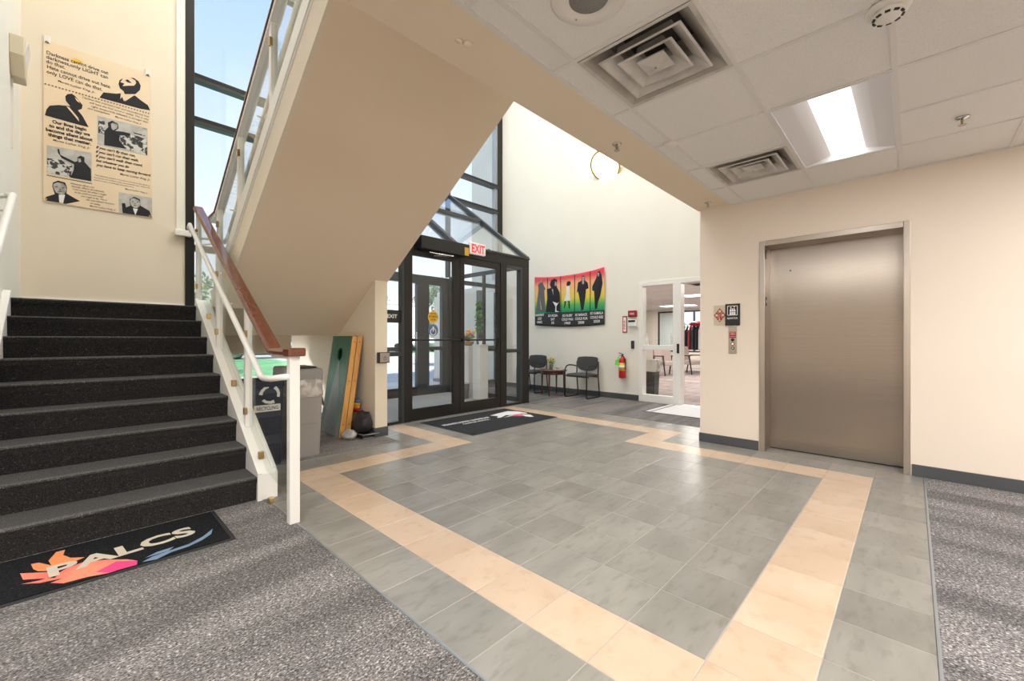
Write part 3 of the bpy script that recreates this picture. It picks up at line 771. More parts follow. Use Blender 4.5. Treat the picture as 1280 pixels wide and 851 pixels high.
sweep(tr_, [(7.62, 3.47), (8.70, 3.47), (17.35, rail_z(17.35) - 0.02)], prof_r)
top = obj('top_rail', tr_, 'wood', rl, bev=0.015)
obj('rail_end', M().box(xr - 0.17, xr + 0.17, 7.30, 7.68, 3.455, 3.63), 'wood', top, bev=0.03)
obj('rail_channel', M().bar((xr, 7.6, 3.43), (xr, 8.72, 3.43), 0.12, 0.07).bar((xr, 8.72, 3.44), (xr, 17.25, rail_z(17.25) - 0.06), 0.12, 0.07), 'white', rl)
xp = -2.33
pp = [(xr - 0.06, 7.5, 3.04), (xp + 0.1, 7.66, 3.02), (xp, 7.95, 2.98), (xp, 8.55, 2.96), (xp, 8.72, 3.01), (xp, 8.9, 3.12)]
pz = lambda y: 3.12 + (y - 8.9) * 0.588
pp += [(xp, y, pz(y)) for y in (11, 14, 16.9)] + [(xp, 17.1, pz(17.1) + 0.02), (xp, 17.25, pz(17.1) - 0.02), (xp, 17.3, pz(17.1) - 0.14)]
obj('handrail', M().tube(pp, 0.068, 10), 'white', rl)
for y in (12.2, 17.1):
    obj('handrail_bracket', M().tube([(xp, y, pz(y) - 0.05), (xp, y + 0.02, pz(y) - 0.26), (xp + 0.1, y + 0.03, pz(y) - 0.3), (xr - 0.05, y + 0.03, pz(y) - 0.22)], 0.025, 6), 'white', rl)
# glass guards and brass clips
spans = [(7.66, 10.74), (10.92, 13.96), (14.14, 17.16)]
for i_, (ya, yb) in enumerate(spans):
    zb = (lambda y: max(0.42, SZ(y) + 0.06) if i_ == 0 else SZ(y) + 0.08)
    zt = lambda y: (3.36 if y < 8.7 else rail_z(y) - 0.12)
    pts = [(ya, zb(ya)), (9.33, zb(9.33)), (yb, zb(yb)), (yb, zt(yb))] + ([(8.7, zt(8.7))] if i_ == 0 else []) + [(ya, zt(ya))]
    if i_: pts = [(ya, zb(ya)), (yb, zb(yb)), (yb, zt(yb)), (ya, zt(ya))]
    obj('glass_panel', M().yz(pts, xr - 0.0, xr + 0.03), 'GS', rl)
for y, zz in ((10.83, (1.94, 3.95)), (14.05, (4.05, 5.85)), (17.25, (5.75, 7.75))):
    for z in zz:
        obj('glass_clip', M().box(xr - 0.13, xr - 0.05, y - 0.13, y - 0.02, z - 0.09, z + 0.09), 'brass', rl, bev=0.01, label='brass glass clip')
for y in (9.75, 12.3, 15.6):
    obj('glass_clip', M().box(xr - 0.06, xr + 0.06, y - 0.05, y + 0.05, SZ(y) + 0.0, SZ(y) + 0.18), 'brass', rl, bev=0.01)
obj('glass_clip', M().box(xr - 0.06, xr + 0.06, 8.93, 9.03, 0.0, 0.14), 'brass', rl, bev=0.01)

# ---- railing of the upper flight
r2 = thing('stair_railing', 'white railing with dark underside on the upper flight before the window', 'railing', (-1.69, 13, 7))
xu = -1.69
uz = lambda y: 8.28 + (16.04 - y) * 0.612
pts2 = [(xu, 17.0, 8.30), (xu, 16.04, 8.30), (xu, 6.0, uz(6.0))]
for a_, b_ in zip(pts2[:-1], pts2[1:]):
    a2 = Vector(a_); b2 = Vector(b_)
    obj('top_rail', M().bar(a2, b2 + (b2 - a2).normalized() * 0.02, 0.27, 0.07), 'darkwood', r2, bev=0.015)
    d_ = Vector((0.02, 0, -0.11))
    obj('rail_channel', M().bar(a2 + d_, b2 + d_, 0.24, 0.14), 'white', r2)
for y in (15.75, 13.05, 10.0, 7.0):
    zb_ = FL(y) + 1.40
    obj('post', M().box(xu - 0.08, xu + 0.08, y - 0.08, y + 0.08, zb_ if y < 15.5 else 6.0, uz(y) - 0.1), 'white', r2, bev=0.01)
    obj('glass_clip', M().box(xu - 0.12, xu - 0.05, y - 0.12, y - 0.01, uz(y) - 0.75, uz(y) - 0.55), 'brass', r2)
for ya, yb in ((13.13, 15.67), (10.08, 12.97), (7.08, 9.92)):
    obj('glass_panel', M().yz([(ya, FL(ya) + 1.5), (yb, FL(yb) + 1.5), (yb, uz(yb) - 0.3), (ya, uz(ya) - 0.3)], xu, xu + 0.03), 'GS', r2)
hz = lambda y: 7.54 + (15.76 - y) * 0.67
obj('handrail', M().tube([(-1.62, 16.1, 7.3), (-1.5, 16.05, 7.28), (-1.42, 15.9, 7.45), (-1.42, 15.5, hz(15.5)), (-1.42, 9.3, hz(9.3)), (-1.42, 6, hz(6))], 0.07, 10), 'white', r2)
for y in (14.6, 11.6, 8.8):
    obj('handrail_bracket', M().tube([(-1.42, y, hz(y) - 0.05), (-1.45, y, hz(y) - 0.22), (-1.64, y, hz(y) - 0.2)], 0.025, 6), 'white', r2)
obj('landing_guard', M().tube([(-2.04, 17.3, 7.55), (-1.69, 16.9, 7.5), (-1.62, 16.1, 7.5)], 0.05).tube([(-2.04, 17.3, 7.3), (-1.62, 16.2, 7.25)], 0.03), 'white', r2)

# left wall handrail
hl = thing('wall_handrail', 'white round handrail fixed to the wall left of the stairs', 'handrail', (-6.3, 12, 5))
lz = lambda y: 7.55 + (y - 15.2) * 0.60
obj('rail', M().tube([(-6.33, 9.3, lz(9.3)), (-6.33, 15.15, lz(15.15)), (-6.33, 15.35, lz(15.3)), (-6.34, 15.5, lz(15.35)), (-6.45, 15.55, lz(15.3))], 0.075, 12), 'white', hl)
obj('wall_plate', M().tube([(-6.45, 15.55, lz(15.3) - 0.0), (-6.62, 15.55, lz(15.3) - 0.05)], 0.06), 'white', hl)
obj('bracket', M().tube([(-6.33, 14.9, lz(14.9) - 0.05), (-6.35, 14.9, lz(14.9) - 0.25), (-6.60, 14.9, lz(14.9) - 0.32)], 0.03), 'white', hl)

# emergency light on the left wall
el = thing('emergency_light', 'beige emergency light high on the wall left of the poster', 'emergency light', (-6.4, 18.9, 12))
obj('body', M().yz([(18.45, 12.75), (18.45, 13.35), (19.55, 13.35), (19.55, 12.55), (19.35, 12.15), (18.75, 12.15)], -6.62, -6.30), 'beige_dev', el, bev=0.03)
obj('lamp_face', M().prism([(-6.30, 18.5, 12.8), (-6.30, 19.5, 12.7), (-6.22, 19.4, 13.25), (-6.22, 18.55, 13.25)], (-0.05, 0, 0)), 'sens', el)
obj('conduit', M().box(-6.62, -6.57, 18.95, 19.02, 9.9, 12.2), 'sens', el)

# ================================================================== ELEVATOR
ev = thing('elevator', 'brushed steel elevator door in a steel frame', 'elevator', (XE, 0.14, 0))
fy0, fy1 = -1.735, 2.01
obj('door_panel', M().box(XE + 0.74, XE + 0.82, fy0 + 0.13, fy1 - 0.17, 0.03, 6.98), 'steel', ev)
obj('jamb', M().box(XE - 0.03, XE + 0.78, fy1 - 0.17, fy1, 0, 7.14), 'steel_frame', ev, bev=0.012)
obj('jamb', M().box(XE - 0.03, XE + 0.78, fy0, fy0 + 0.15, 0, 7.14), 'steel_frame', ev, bev=0.012)
obj('head', M().box(XE - 0.03, XE + 0.78, fy0 + 0.15, fy1 - 0.17, 6.97, 7.14), 'steel_frame', ev, bev=0.012)
obj('sill_gap', M().box(XE + 0.735, XE + 0.83, fy0 + 0.13, fy1 - 0.17, -0.02, 0.032), 'duct', ev)
obj('key_hole', M().lathe([(0.022, -0.01), (0.022, 0.0)], (XE + 0.74, 1.24, 6.16), 10, axis='x'), 'black', ev)
obj('jamb_indicator', M().box(XE + 0.10, XE + 0.22, fy1 - 0.18, fy1 - 0.168, 4.95, 5.25), 'black', ev)
obj('indicator_light', M().box(XE + 0.12, XE + 0.20, fy1 - 0.187, fy1 - 0.178, 5.06, 5.15), 'sign_w', ev)
obj('jamb_indicator', M().box(XE + 0.05, XE + 0.15, fy1 - 0.18, fy1 - 0.168, 6.55, 6.85), 'black', ev)
# shaft behind
tag(obj('trim_4', M().box(XE + 0.83, XE + 1.0, fy0, fy1, 0, 7.1), 'duct'), 'dark shaft behind the elevator door', 'shaft', kind=S)

# signs and call station
xw = XE - 0.004
def wallbox(y0, y1, z0, z1, t): return M().box(xw - t, xw, y0, y1, z0, z1)
fs_ = thing('fire_sign', 'beige sign with a red diamond left of the black elevator sign', 'sign', (xw, 3.28, 4.3))
obj('plate', wallbox(3.06, 3.48, 4.33, 5.04, 0.02), 'sign_gold', fs_)
def diamond(cy, cz, r, t=0.026): return M().prism([(xw - t, cy - r * .82, cz), (xw - t, cy, cz - r), (xw - t, cy + r * .82, cz), (xw - t, cy, cz + r)], (0.004, 0, 0))
dia = M()
for dy, dz in ((0, .135), (0, -.135), (.105, 0), (-.105, 0)): dia.add(*[(lambda q: (q.v, q.f))(diamond(3.27 + dy, 4.68 + dz, 0.122))][0])
obj('diamond', dia, 'sign_r', fs_)
dots = M()
for dy, dz in ((0, .14), (.105, 0), (-.105, 0)): dots.lathe([(0.05, -0.004), (0.05, 0)], (xw - 0.027, 3.27 + dy, 4.68 + dz), 12, axis='x')
dots.prism([(xw - 0.031, 3.24, 4.47), (xw - 0.031, 3.31, 4.48), (xw - 0.031, 3.29, 4.64)], (0.004, 0, 0))
obj('symbols', dots, 'sign_gold', fs_)
ls = thing('elevator_sign', 'black elevator sign with white pictogram beside the steel door', 'sign', (xw, 2.83, 4.3))
obj('plate', wallbox(2.60, 3.08, 4.30, 5.07, 0.05), 'sign_k', ls, bev=0.012)
LR = (0, -1, 0); UPZ = (0, 0, 1); xq = xw - 0.054
pic = M()
for (y0, y1, z0, z1) in ((2.99, 3.01, 4.66, 5.0), (2.67, 2.69, 4.66, 5.0), (2.67, 3.01, 4.98, 5.0), (2.67, 3.01, 4.66, 4.68), (2.74, 2.93, 4.68, 4.86)):
    pic.box(xq - 0.004, xq, y0, y1, z0, z1)
for cy in (2.78, 2.835, 2.89):
    pic.lathe([(0.022, -0.004), (0.022, 0)], (xq, cy, 4.885), 10, axis='x')
pic.prism([(xq - .004, 2.86, 4.92), (xq - .004, 2.92, 4.92), (xq - .004, 2.89, 4.97)], (.004, 0, 0)).prism([(xq - .004, 2.75, 4.97), (xq - .004, 2.81, 4.97), (xq - .004, 2.78, 4.92)], (.004, 0, 0))
obj('pictogram', pic, 'sign_w', ls)
gap = M()
for cy in (2.805, 2.865): gap.box(xq - 0.006, xq - 0.004, cy - 0.004, cy + 0.004, 4.68, 4.85)
gap.box(xq - 0.006, xq - 0.004, 2.74, 2.93, 4.775, 4.79)
obj('pictogram_lines', gap, 'sign_k', ls)
obj('lettering', text_m([('ELEVATOR', 0.055, (xq - 0.002, 2.84, 4.53), LR, UPZ, 0.34, 'c')], bold=0.02), 'sign_w', ls)
cs = thing('call_station', 'narrow steel call button panel below the black elevator sign', 'call panel', (xw, 2.84, 3.3))
obj('plate', wallbox(2.71, 2.97, 3.30, 4.30, 0.025), 'steel_frame', cs, bev=0.008)
obj('red_label', M().box(xw - 0.029, xw - 0.025, 2.735, 2.945, 3.86, 4.08), 'sign_r', cs)
obj('lettering', text_m([('IN CASE OF', 0.025, (xw - 0.031, 2.84, 4.04), LR, UPZ, 0.16, 'c'), ('FIRE', 0.05, (xw - 0.031, 2.84, 3.97), LR, UPZ, 0.14, 'c'), ('USE STAIRS', 0.025, (xw - 0.031, 2.84, 3.90), LR, UPZ, 0.16, 'c')]), 'sign_w', cs)
for z, mm_ in ((3.79, 'black'), (3.645, 'glow'), (3.50, 'sign_gold')):
    b_ = obj('button_ring', M().lathe([(0.035, -0.012), (0.058, -0.012), (0.058, 0), (0.035, 0)], (xw - 0.025, 2.84, z), 16, axis='x', closed=True), 'black', cs)
    obj('button', M().lathe([(0.034, -0.014), (0.034, 0)], (xw - 0.025, 2.84, z), 14, axis='x'), mm_, b_)

# ================================================================== CEILING DEVICES
def diffuser(x0, x1, y0, y1, label):
    cx, cy = (x0 + x1) / 2, (y0 + y1) / 2
    t = thing('ceiling_vent', label, 'vent', (cx, cy, ZC))
    h = min(x1 - x0, y1 - y0) / 2 - 0.03
    obj('frame', M().sq([(h, -0.012), (h, 0.03), (h - 0.07, 0.03), (h - 0.07, -0.006)], (cx, cy, ZC)), 'diff', t)
    obj('housing', M().sq([(h - 0.07, 0.0), (h - 0.075, 0.0), (0.60, 0.30), (0.56, 0.60), (0.59, 0.60), (0.63, 0.32), (h - 0.06, 0.02)], (cx, cy, ZC)), 'diffd', t)
    obj('duct', M().box(cx - 0.57, cx + 0.57, cy - 0.57, cy + 0.57, ZC + 0.6, ZC + 0.64), 'duct2', t)
    for r in (0.72, 0.48):
        obj('louver', M().sq([(r, -0.015), (r - 0.035, -0.03), (r - 0.26, 0.17), (r - 0.27, 0.27), (r - 0.25, 0.27), (r - 0.24, 0.18)], (cx, cy, ZC)), 'diff', t)
    obj('centre_plate', M().sq([(0.0001, -0.07), (0.235, 0.0), (0.235, 0.02), (0.0001, -0.05)], (cx, cy, ZC), closed=True), 'diff', t)
    obj('screw', M().lathe([(0.02, -0.012), (0.02, 0.01)], (cx, cy, ZC - 0.07), 8), 'brass', t)
diffuser(*DIFF[0], 'large square air diffuser nearest the camera beside the ceiling speaker')
diffuser(*DIFF[1], 'farther square air diffuser between the troffer light and the beam')

def troffer(x0, x1, y0, y1, label, seen=True):
    cx, cy = (x0 + x1) / 2, (y0 + y1) / 2
    t = thing('ceiling_light', label, 'ceiling light', (cx, cy, ZC), group='recessed troffer lights')
    e_ = 0.05
    obj('frame', M().box(x0 + .02, x1 - .02, y0 + .02, y0 + .07, ZC - .012, ZC + .03).box(x0 + .02, x1 - .02, y1 - .07, y1 - .02, ZC - .012, ZC + .03)
        .box(x0 + .02, x0 + .07, y0 + .07, y1 - .07, ZC - .012, ZC + .03).box(x1 - .07, x1 - .02, y0 + .07, y1 - .07, ZC - .012, ZC + .03), 'troffer', t)
    for sgn in (-1, 1):
        pr = [(cy + sgn * (1.0 - 0.07), ZC + 0.01), (cy + sgn * 0.60, ZC + 0.085), (cy + sgn * 0.345, ZC + 0.16), (cy + sgn * 0.345, ZC + 0.30), (cy + sgn * 0.93, ZC + 0.30)]
        obj('reflector_wing', M().yz(pr, x0 + 0.07, x1 - 0.07), 'troffer', t)
    for xe in (x0 + .05, x1 - .10): obj('end_plate', M().box(xe, xe + .05, y0 + .07, y1 - .07, ZC, ZC + .38), 'troffer', t)
    arcp = [(cy - 0.31 * math.cos(a), ZC + 0.19 - 0.12 * math.sin(a)) for a in [math.pi * i / 8 for i in range(9)]]
    obj('lens', M().yz(arcp, x0 + 0.12, x1 - 0.12), 'lens', t)
    obj('top_pan', M().box(x0 + .05, x1 - .05, y0 + .1, y1 - .1, ZC + .38, ZC + .42), 'troffer', t)
    if not seen: add_light('troffer_fill_lamp', 'AREA', (cx, cy, ZC - 0.01), CEIL_W, t, x1 - x0 - 0.5, 0.62, (1.0, 0.965, 0.915))
troffer(*LIGHTS[0], 'lit troffer light in the ceiling between the vents and the elevator wall')
for i_, L_ in enumerate(LIGHTS[1:]):  # troffers added out of frame to brighten the lobby
    troffer(*L_, 'added fill troffer in the lobby ceiling ' + ('right of the camera, out of frame', 'just behind the camera, out of frame', 'over the camera on the left, out of frame', 'over the carpet before the stairs, out of frame', 'far behind the camera, out of frame')[i_], False)

sp = thing('ceiling_speaker', 'round ceiling speaker at the top edge beside the large diffuser', 'speaker', (-0.20, 1.50, ZC))
obj('ring', M().lathe([(0.28, -0.03), (0.50, -0.035), (0.54, 0.0), (0.52, 0.02), (0.27, 0.01)], (-0.20, 1.50, ZC), 40, closed=True), 'sens', sp)
obj('grille', M().lathe([(0.0001, -0.02), (0.29, -0.02), (0.29, 0.0)], (-0.20, 1.50, ZC), 32), 'grille', sp)
obj('screw', M().lathe([(0.012, -0.045), (0.012, -0.03)], (-0.02, 1.84, ZC), 8), 'brass', sp)
sm = thing('smoke_detector', 'white round smoke detector at the top of the ceiling view', 'smoke detector', (2.95, -1.52, ZC))
obj('base', M().lathe([(0.0001, -0.07), (0.24, -0.07), (0.26, -0.03), (0.26, 0.0)], (2.95, -1.52, ZC), 28), 'sens', sm)
cap_ = obj('cap', M().lathe([(0.0001, -0.17), (0.12, -0.165), (0.18, -0.12), (0.19, -0.07)], (2.95, -1.52, ZC), 28), 'sens', sm)
sl_ = M()
for k_ in range(10):
    a = 2 * math.pi * k_ / 10
    sl_.bar((2.95 + 0.166 * math.cos(a - .18), -1.52 + 0.166 * math.sin(a - .18), ZC - 0.142), (2.95 + 0.166 * math.cos(a + .18), -1.52 + 0.166 * math.sin(a + .18), ZC - 0.142), 0.03, 0.02)
obj('slot', sl_, 'black', cap_)
ms = thing('ceiling_sensor', 'small white round sensor on the ceiling edge near the beam', 'sensor', (4.90, 2.52, ZC))
obj('dome', M().lathe([(0.0001, -0.09), (0.10, -0.085), (0.15, -0.04), (0.16, 0.0)], (4.90, 2.52, ZC), 22), 'sens', ms)
def sprinkler(x, y, label, z=ZC, pend=True):
    t = thing('sprinkler', label, 'sprinkler', (x, y, z))
    obj('escutcheon', M().lathe([(0.03, -0.05), (0.11, -0.02), (0.12, 0.0)], (x, y, z), 18), 'chrome', t)
    obj('head', M().lathe([(0.02, 0.0), (0.028, -0.08), (0.015, -0.14)], (x, y, z), 10).lathe([(0.07, -0.165), (0.07, -0.155)], (x, y, z), 14), 'steel_frame', t)
    obj('frame_arms', M().tube([(x - .045, y, z - .05), (x - .05, y, z - .11), (x, y, z - .155), (x + .05, y, z - .11), (x + .045, y, z - .05)], 0.012, 6), 'brass', t)
sprinkler(8.09, -2.55, 'recessed sprinkler in the ceiling tile right of the troffer')
sprinkler(4.01, 3.46, 'sprinkler under the tan beam near the wall lamp')
sprinkler(10.14, 3.40, 'sprinkler at the far end of the tan beam by the wall corner')
cvr = thing('beam_cover', 'two small painted cover caps under the tan beam', 'cover', (-0.8, 3.45, ZC))
obj('cap', M().lathe([(0.0001, -0.02), (0.07, -0.018), (0.085, 0)], (-0.77, 3.43, ZC), 16), 'soffit', cvr)
obj('cap', M().lathe([(0.0001, -0.02), (0.05, -0.018), (0.065, 0)], (-0.92, 3.48, ZC), 16), 'soffit', cvr)

# wall sconce on the far wall
sn = thing('wall_lamp', 'large round opal wall lamp with brass ring high on the far wall', 'wall lamp', (XF, 12.55, 14))
cxs, cys, czs = XF - 0.35, 12.60, 15.05
tilt = Matrix.Rotation(math.radians(52), 4, 'Y')
def tilted(m, c):
    c = Vector(c); m.v = [tuple(c + (tilt @ (Vector(p) - c))) for p in m.v]; return m
obj('ring', tilted(M().lathe([(0.90, -0.08), (1.02, -0.10), (1.06, 0.0), (1.02, 0.12), (0.90, 0.10)], (cxs, cys, czs), 36, closed=True), (cxs, cys, czs)), 'bright_brass', sn)
obj('glass_bowl', tilted(M().lathe([(0.0001, -0.42), (0.35, -0.39), (0.65, -0.27), (0.85, -0.10), (0.90, 0.0)], (cxs, cys, czs), 32), (cxs, cys, czs)), 'bowl', sn)
obj('bracket', M().tube([(cxs, cys, czs + 0.05), (XF - 0.1, cys, czs + 0.25), (XF, cys, czs + 0.25)], 0.08), 'bright_brass', sn)
add_light('sconce_lamp', 'POINT', (cxs - 0.2, cys, czs + 0.7), 8, sn, 0.3, color=(1.0, 0.95, 0.86))

# high fill lights added above the frame to brighten the stairwell
for i_, (x, y) in enumerate(((-4.3, 10.5), (3.0, 14.0), (9.6, 9.0), (5.0, 18.0), (13.8, 8.5), (11.0, 16.0))):
    t = thing('ceiling_light', ('added round fill light over the foot of the stairs, above the frame', 'added round fill light over the middle of the upper flight, above the frame', 'added round fill light over the beam before the entrance, above the frame', 'added round fill light over the under-stair partition, above the frame', 'added round fill light over the white doorway, above the frame', 'added round fill light over the entrance mat, above the frame')[i_], 'ceiling light', (x, y, TOP), group='added high fill lights')
    obj('housing', M().lathe([(1.2, -0.4), (1.25, 0.0)], (x, y, TOP), 24), 'troffer', t)
    obj('diffuser', M().lathe([(1.1, -0.42), (1.1, -0.40)], (x, y, TOP), 24), 'lens', t)
    add_light('high_fill_lamp', 'AREA', (x, y, TOP - 0.45), HIGH_W, t, 2.0, 2.0, (1.0, 0.985, 0.95))
t = thing('added_strip_light', 'added fill strip under the stair landing behind the cream downstand', 'strip light', (-1.5, 21.2, 3.85))  # added, unseen strip that brightens the space under the stairs
obj('housing', M().box(-3.5, 0.5, 21.05, 21.35, 3.85, 3.995), 'troffer', t)
obj('tube', M().tube([(-3.4, 21.2, 3.82), (0.4, 21.2, 3.82)], 0.05), 'lens', t)
add_light('strip_fill_lamp', 'AREA', (-1.5, 21.2, 3.76), 45, t, 3.8, 0.2, (0.92, 0.98, 1.0))
# ================================================================== MATS
pm = thing('floor_mat', 'black mat with a colourful wing logo at the foot of the stairs', 'mat', (-6, 8.45, 0))
obj('rubber_edge', M().box(-9.1, -3.06, 7.52, 9.37, 0.004, 0.022), 'rubber', pm, bev=0.008)
obj('pile', M().box(-9.02, -3.14, 7.60, 9.33, 0.02, 0.035), 'mat_black', pm)
zt_ = 0.0365
def flat(pts, z=zt_): return M().poly([(a, b, z) for a, b in pts])
WING = dict(
    orange1=('m_orange', [(-5.5, 8.71), (-5.42, 9.05), (-5.31, 9.05), (-5.33, 8.81), (-5.24, 8.58), (-5.07, 8.43), (-5.26, 8.31), (-5.44, 8.33)]),
    orange2=('m_orange', [(-5.7, 8.77), (-5.61, 8.74), (-5.46, 8.46), (-5.4, 8.17), (-5.6, 8.35), (-5.66, 8.5)]),
    coral1=('m_coral', [(-5.8, 8.47), (-5.63, 8.32), (-5.37, 8.1), (-5.4, 7.87), (-5.75, 8.16)]),
    coral2=('m_coral', [(-5.76, 8.0), (-5.58, 7.95), (-5.43, 7.96), (-5.27, 8.16), (-5.09, 8.22), (-4.83, 8.06), (-4.56, 7.8), (-4.45, 7.62), (-4.47, 7.45), (-4.61, 7.47), (-4.82, 7.45), (-5.05, 7.54), (-5.31, 7.56), (-5.45, 7.72), (-5.32, 7.77), (-5.57, 7.84)]),
    pink=('m_pink', [(-4.95, 7.64), (-4.7, 7.85), (-4.45, 7.62), (-4.47, 7.45), (-4.62, 7.46), (-4.81, 7.46)]),
    blue1=('m_blue', [(-4.4, 7.5), (-4.26, 7.61), (-3.99, 7.67), (-3.74, 7.71), (-3.49, 7.89), (-3.29, 8.15), (-3.36, 7.9), (-3.54, 7.72), (-3.76, 7.6), (-4.01, 7.57), (-4.22, 7.44)]),
    blue3=('m_blue', [(-4.35, 7.65), (-4.18, 7.76), (-3.94, 7.79), (-4.03, 7.67)]))
for i_, (k_, (mm_, pts)) in enumerate(WING.items()):
    obj('wing_print', flat([(a, b + 0.14) for a, b in pts], zt_ + (0.0006 if k_ == 'pink' else 0.0)), mm_, pm)
obj('lettering', text_m([('PALCS', 0.44, (-5.47, 8.10, 0.0385), (0.994, 0.105, 0), (-0.105, 0.994, 0), 1.94, 'l')], bold=0.035), 'm_cream', pm)
em = thing('floor_mat', 'charcoal entrance mat with white lettering before the glass doors', 'mat', (8.4, 12.6, 0))
obj('rubber_edge', M().box(5.65, 11.1, 10.75, 14.42, 0.004, 0.02), 'rubber', em, bev=0.008)
obj('pile', M().box(5.75, 11.0, 10.85, 14.32, 0.018, 0.032), 'mat_grey', em)
z_ = 0.0335
for mm_, pts, dz in (('m_white', [(9.01, 13.33), (9.64, 13.48), (10.55, 13.6), (10.85, 13.22), (10.85, 12.57), (10.71, 12.36), (10.48, 12.6), (9.86, 12.64), (9.65, 12.86), (9.01, 12.56), (8.83, 12.65), (9.19, 12.95)], 0),
                     ('m_white', [(9.11, 12.46), (9.6, 12.6), (10.34, 12.54), (10.59, 12.08), (10.31, 11.58), (10.12, 11.67), (10.05, 12.13), (9.7, 12.49)], 0),
                     ('m_pink', [(9.63, 12.49), (10.05, 12.61), (10.33, 12.39), (10.11, 11.99), (9.87, 12.24)], 0.0008)):
    obj('wing_print', M().poly([(a, b, z_ + dz) for a, b in pts]), mm_, em)
obj('lettering', text_m([('PENNSYLVANIA LEADERSHIP', 0.24, (5.95, 12.95, z_), (1, 0, 0), (0, 1, 0), 2.75, 'l'), ('CHARTER SCHOOL', 0.17, (6.75, 12.6, z_), (1, 0, 0), (0, 1, 0), 1.6, 'l')], bold=0.03), 'm_white', em)
nm_ = thing('floor_mat', 'pale mat with dark border lines before the white framed doorway', 'mat', (17.2, 6.9, 0))
obj('edge', M().box(15.56, 18.85, 5.0, 8.5, 0.004, 0.018), 'rubber', nm_)
obj('pile', M().box(15.64, 18.80, 5.0, 8.42, 0.016, 0.026), 'm_white', nm_)
obj('border_line', M().box(15.64, 18.80, 8.08, 8.16, 0.026, 0.028), 'rubber', nm_)

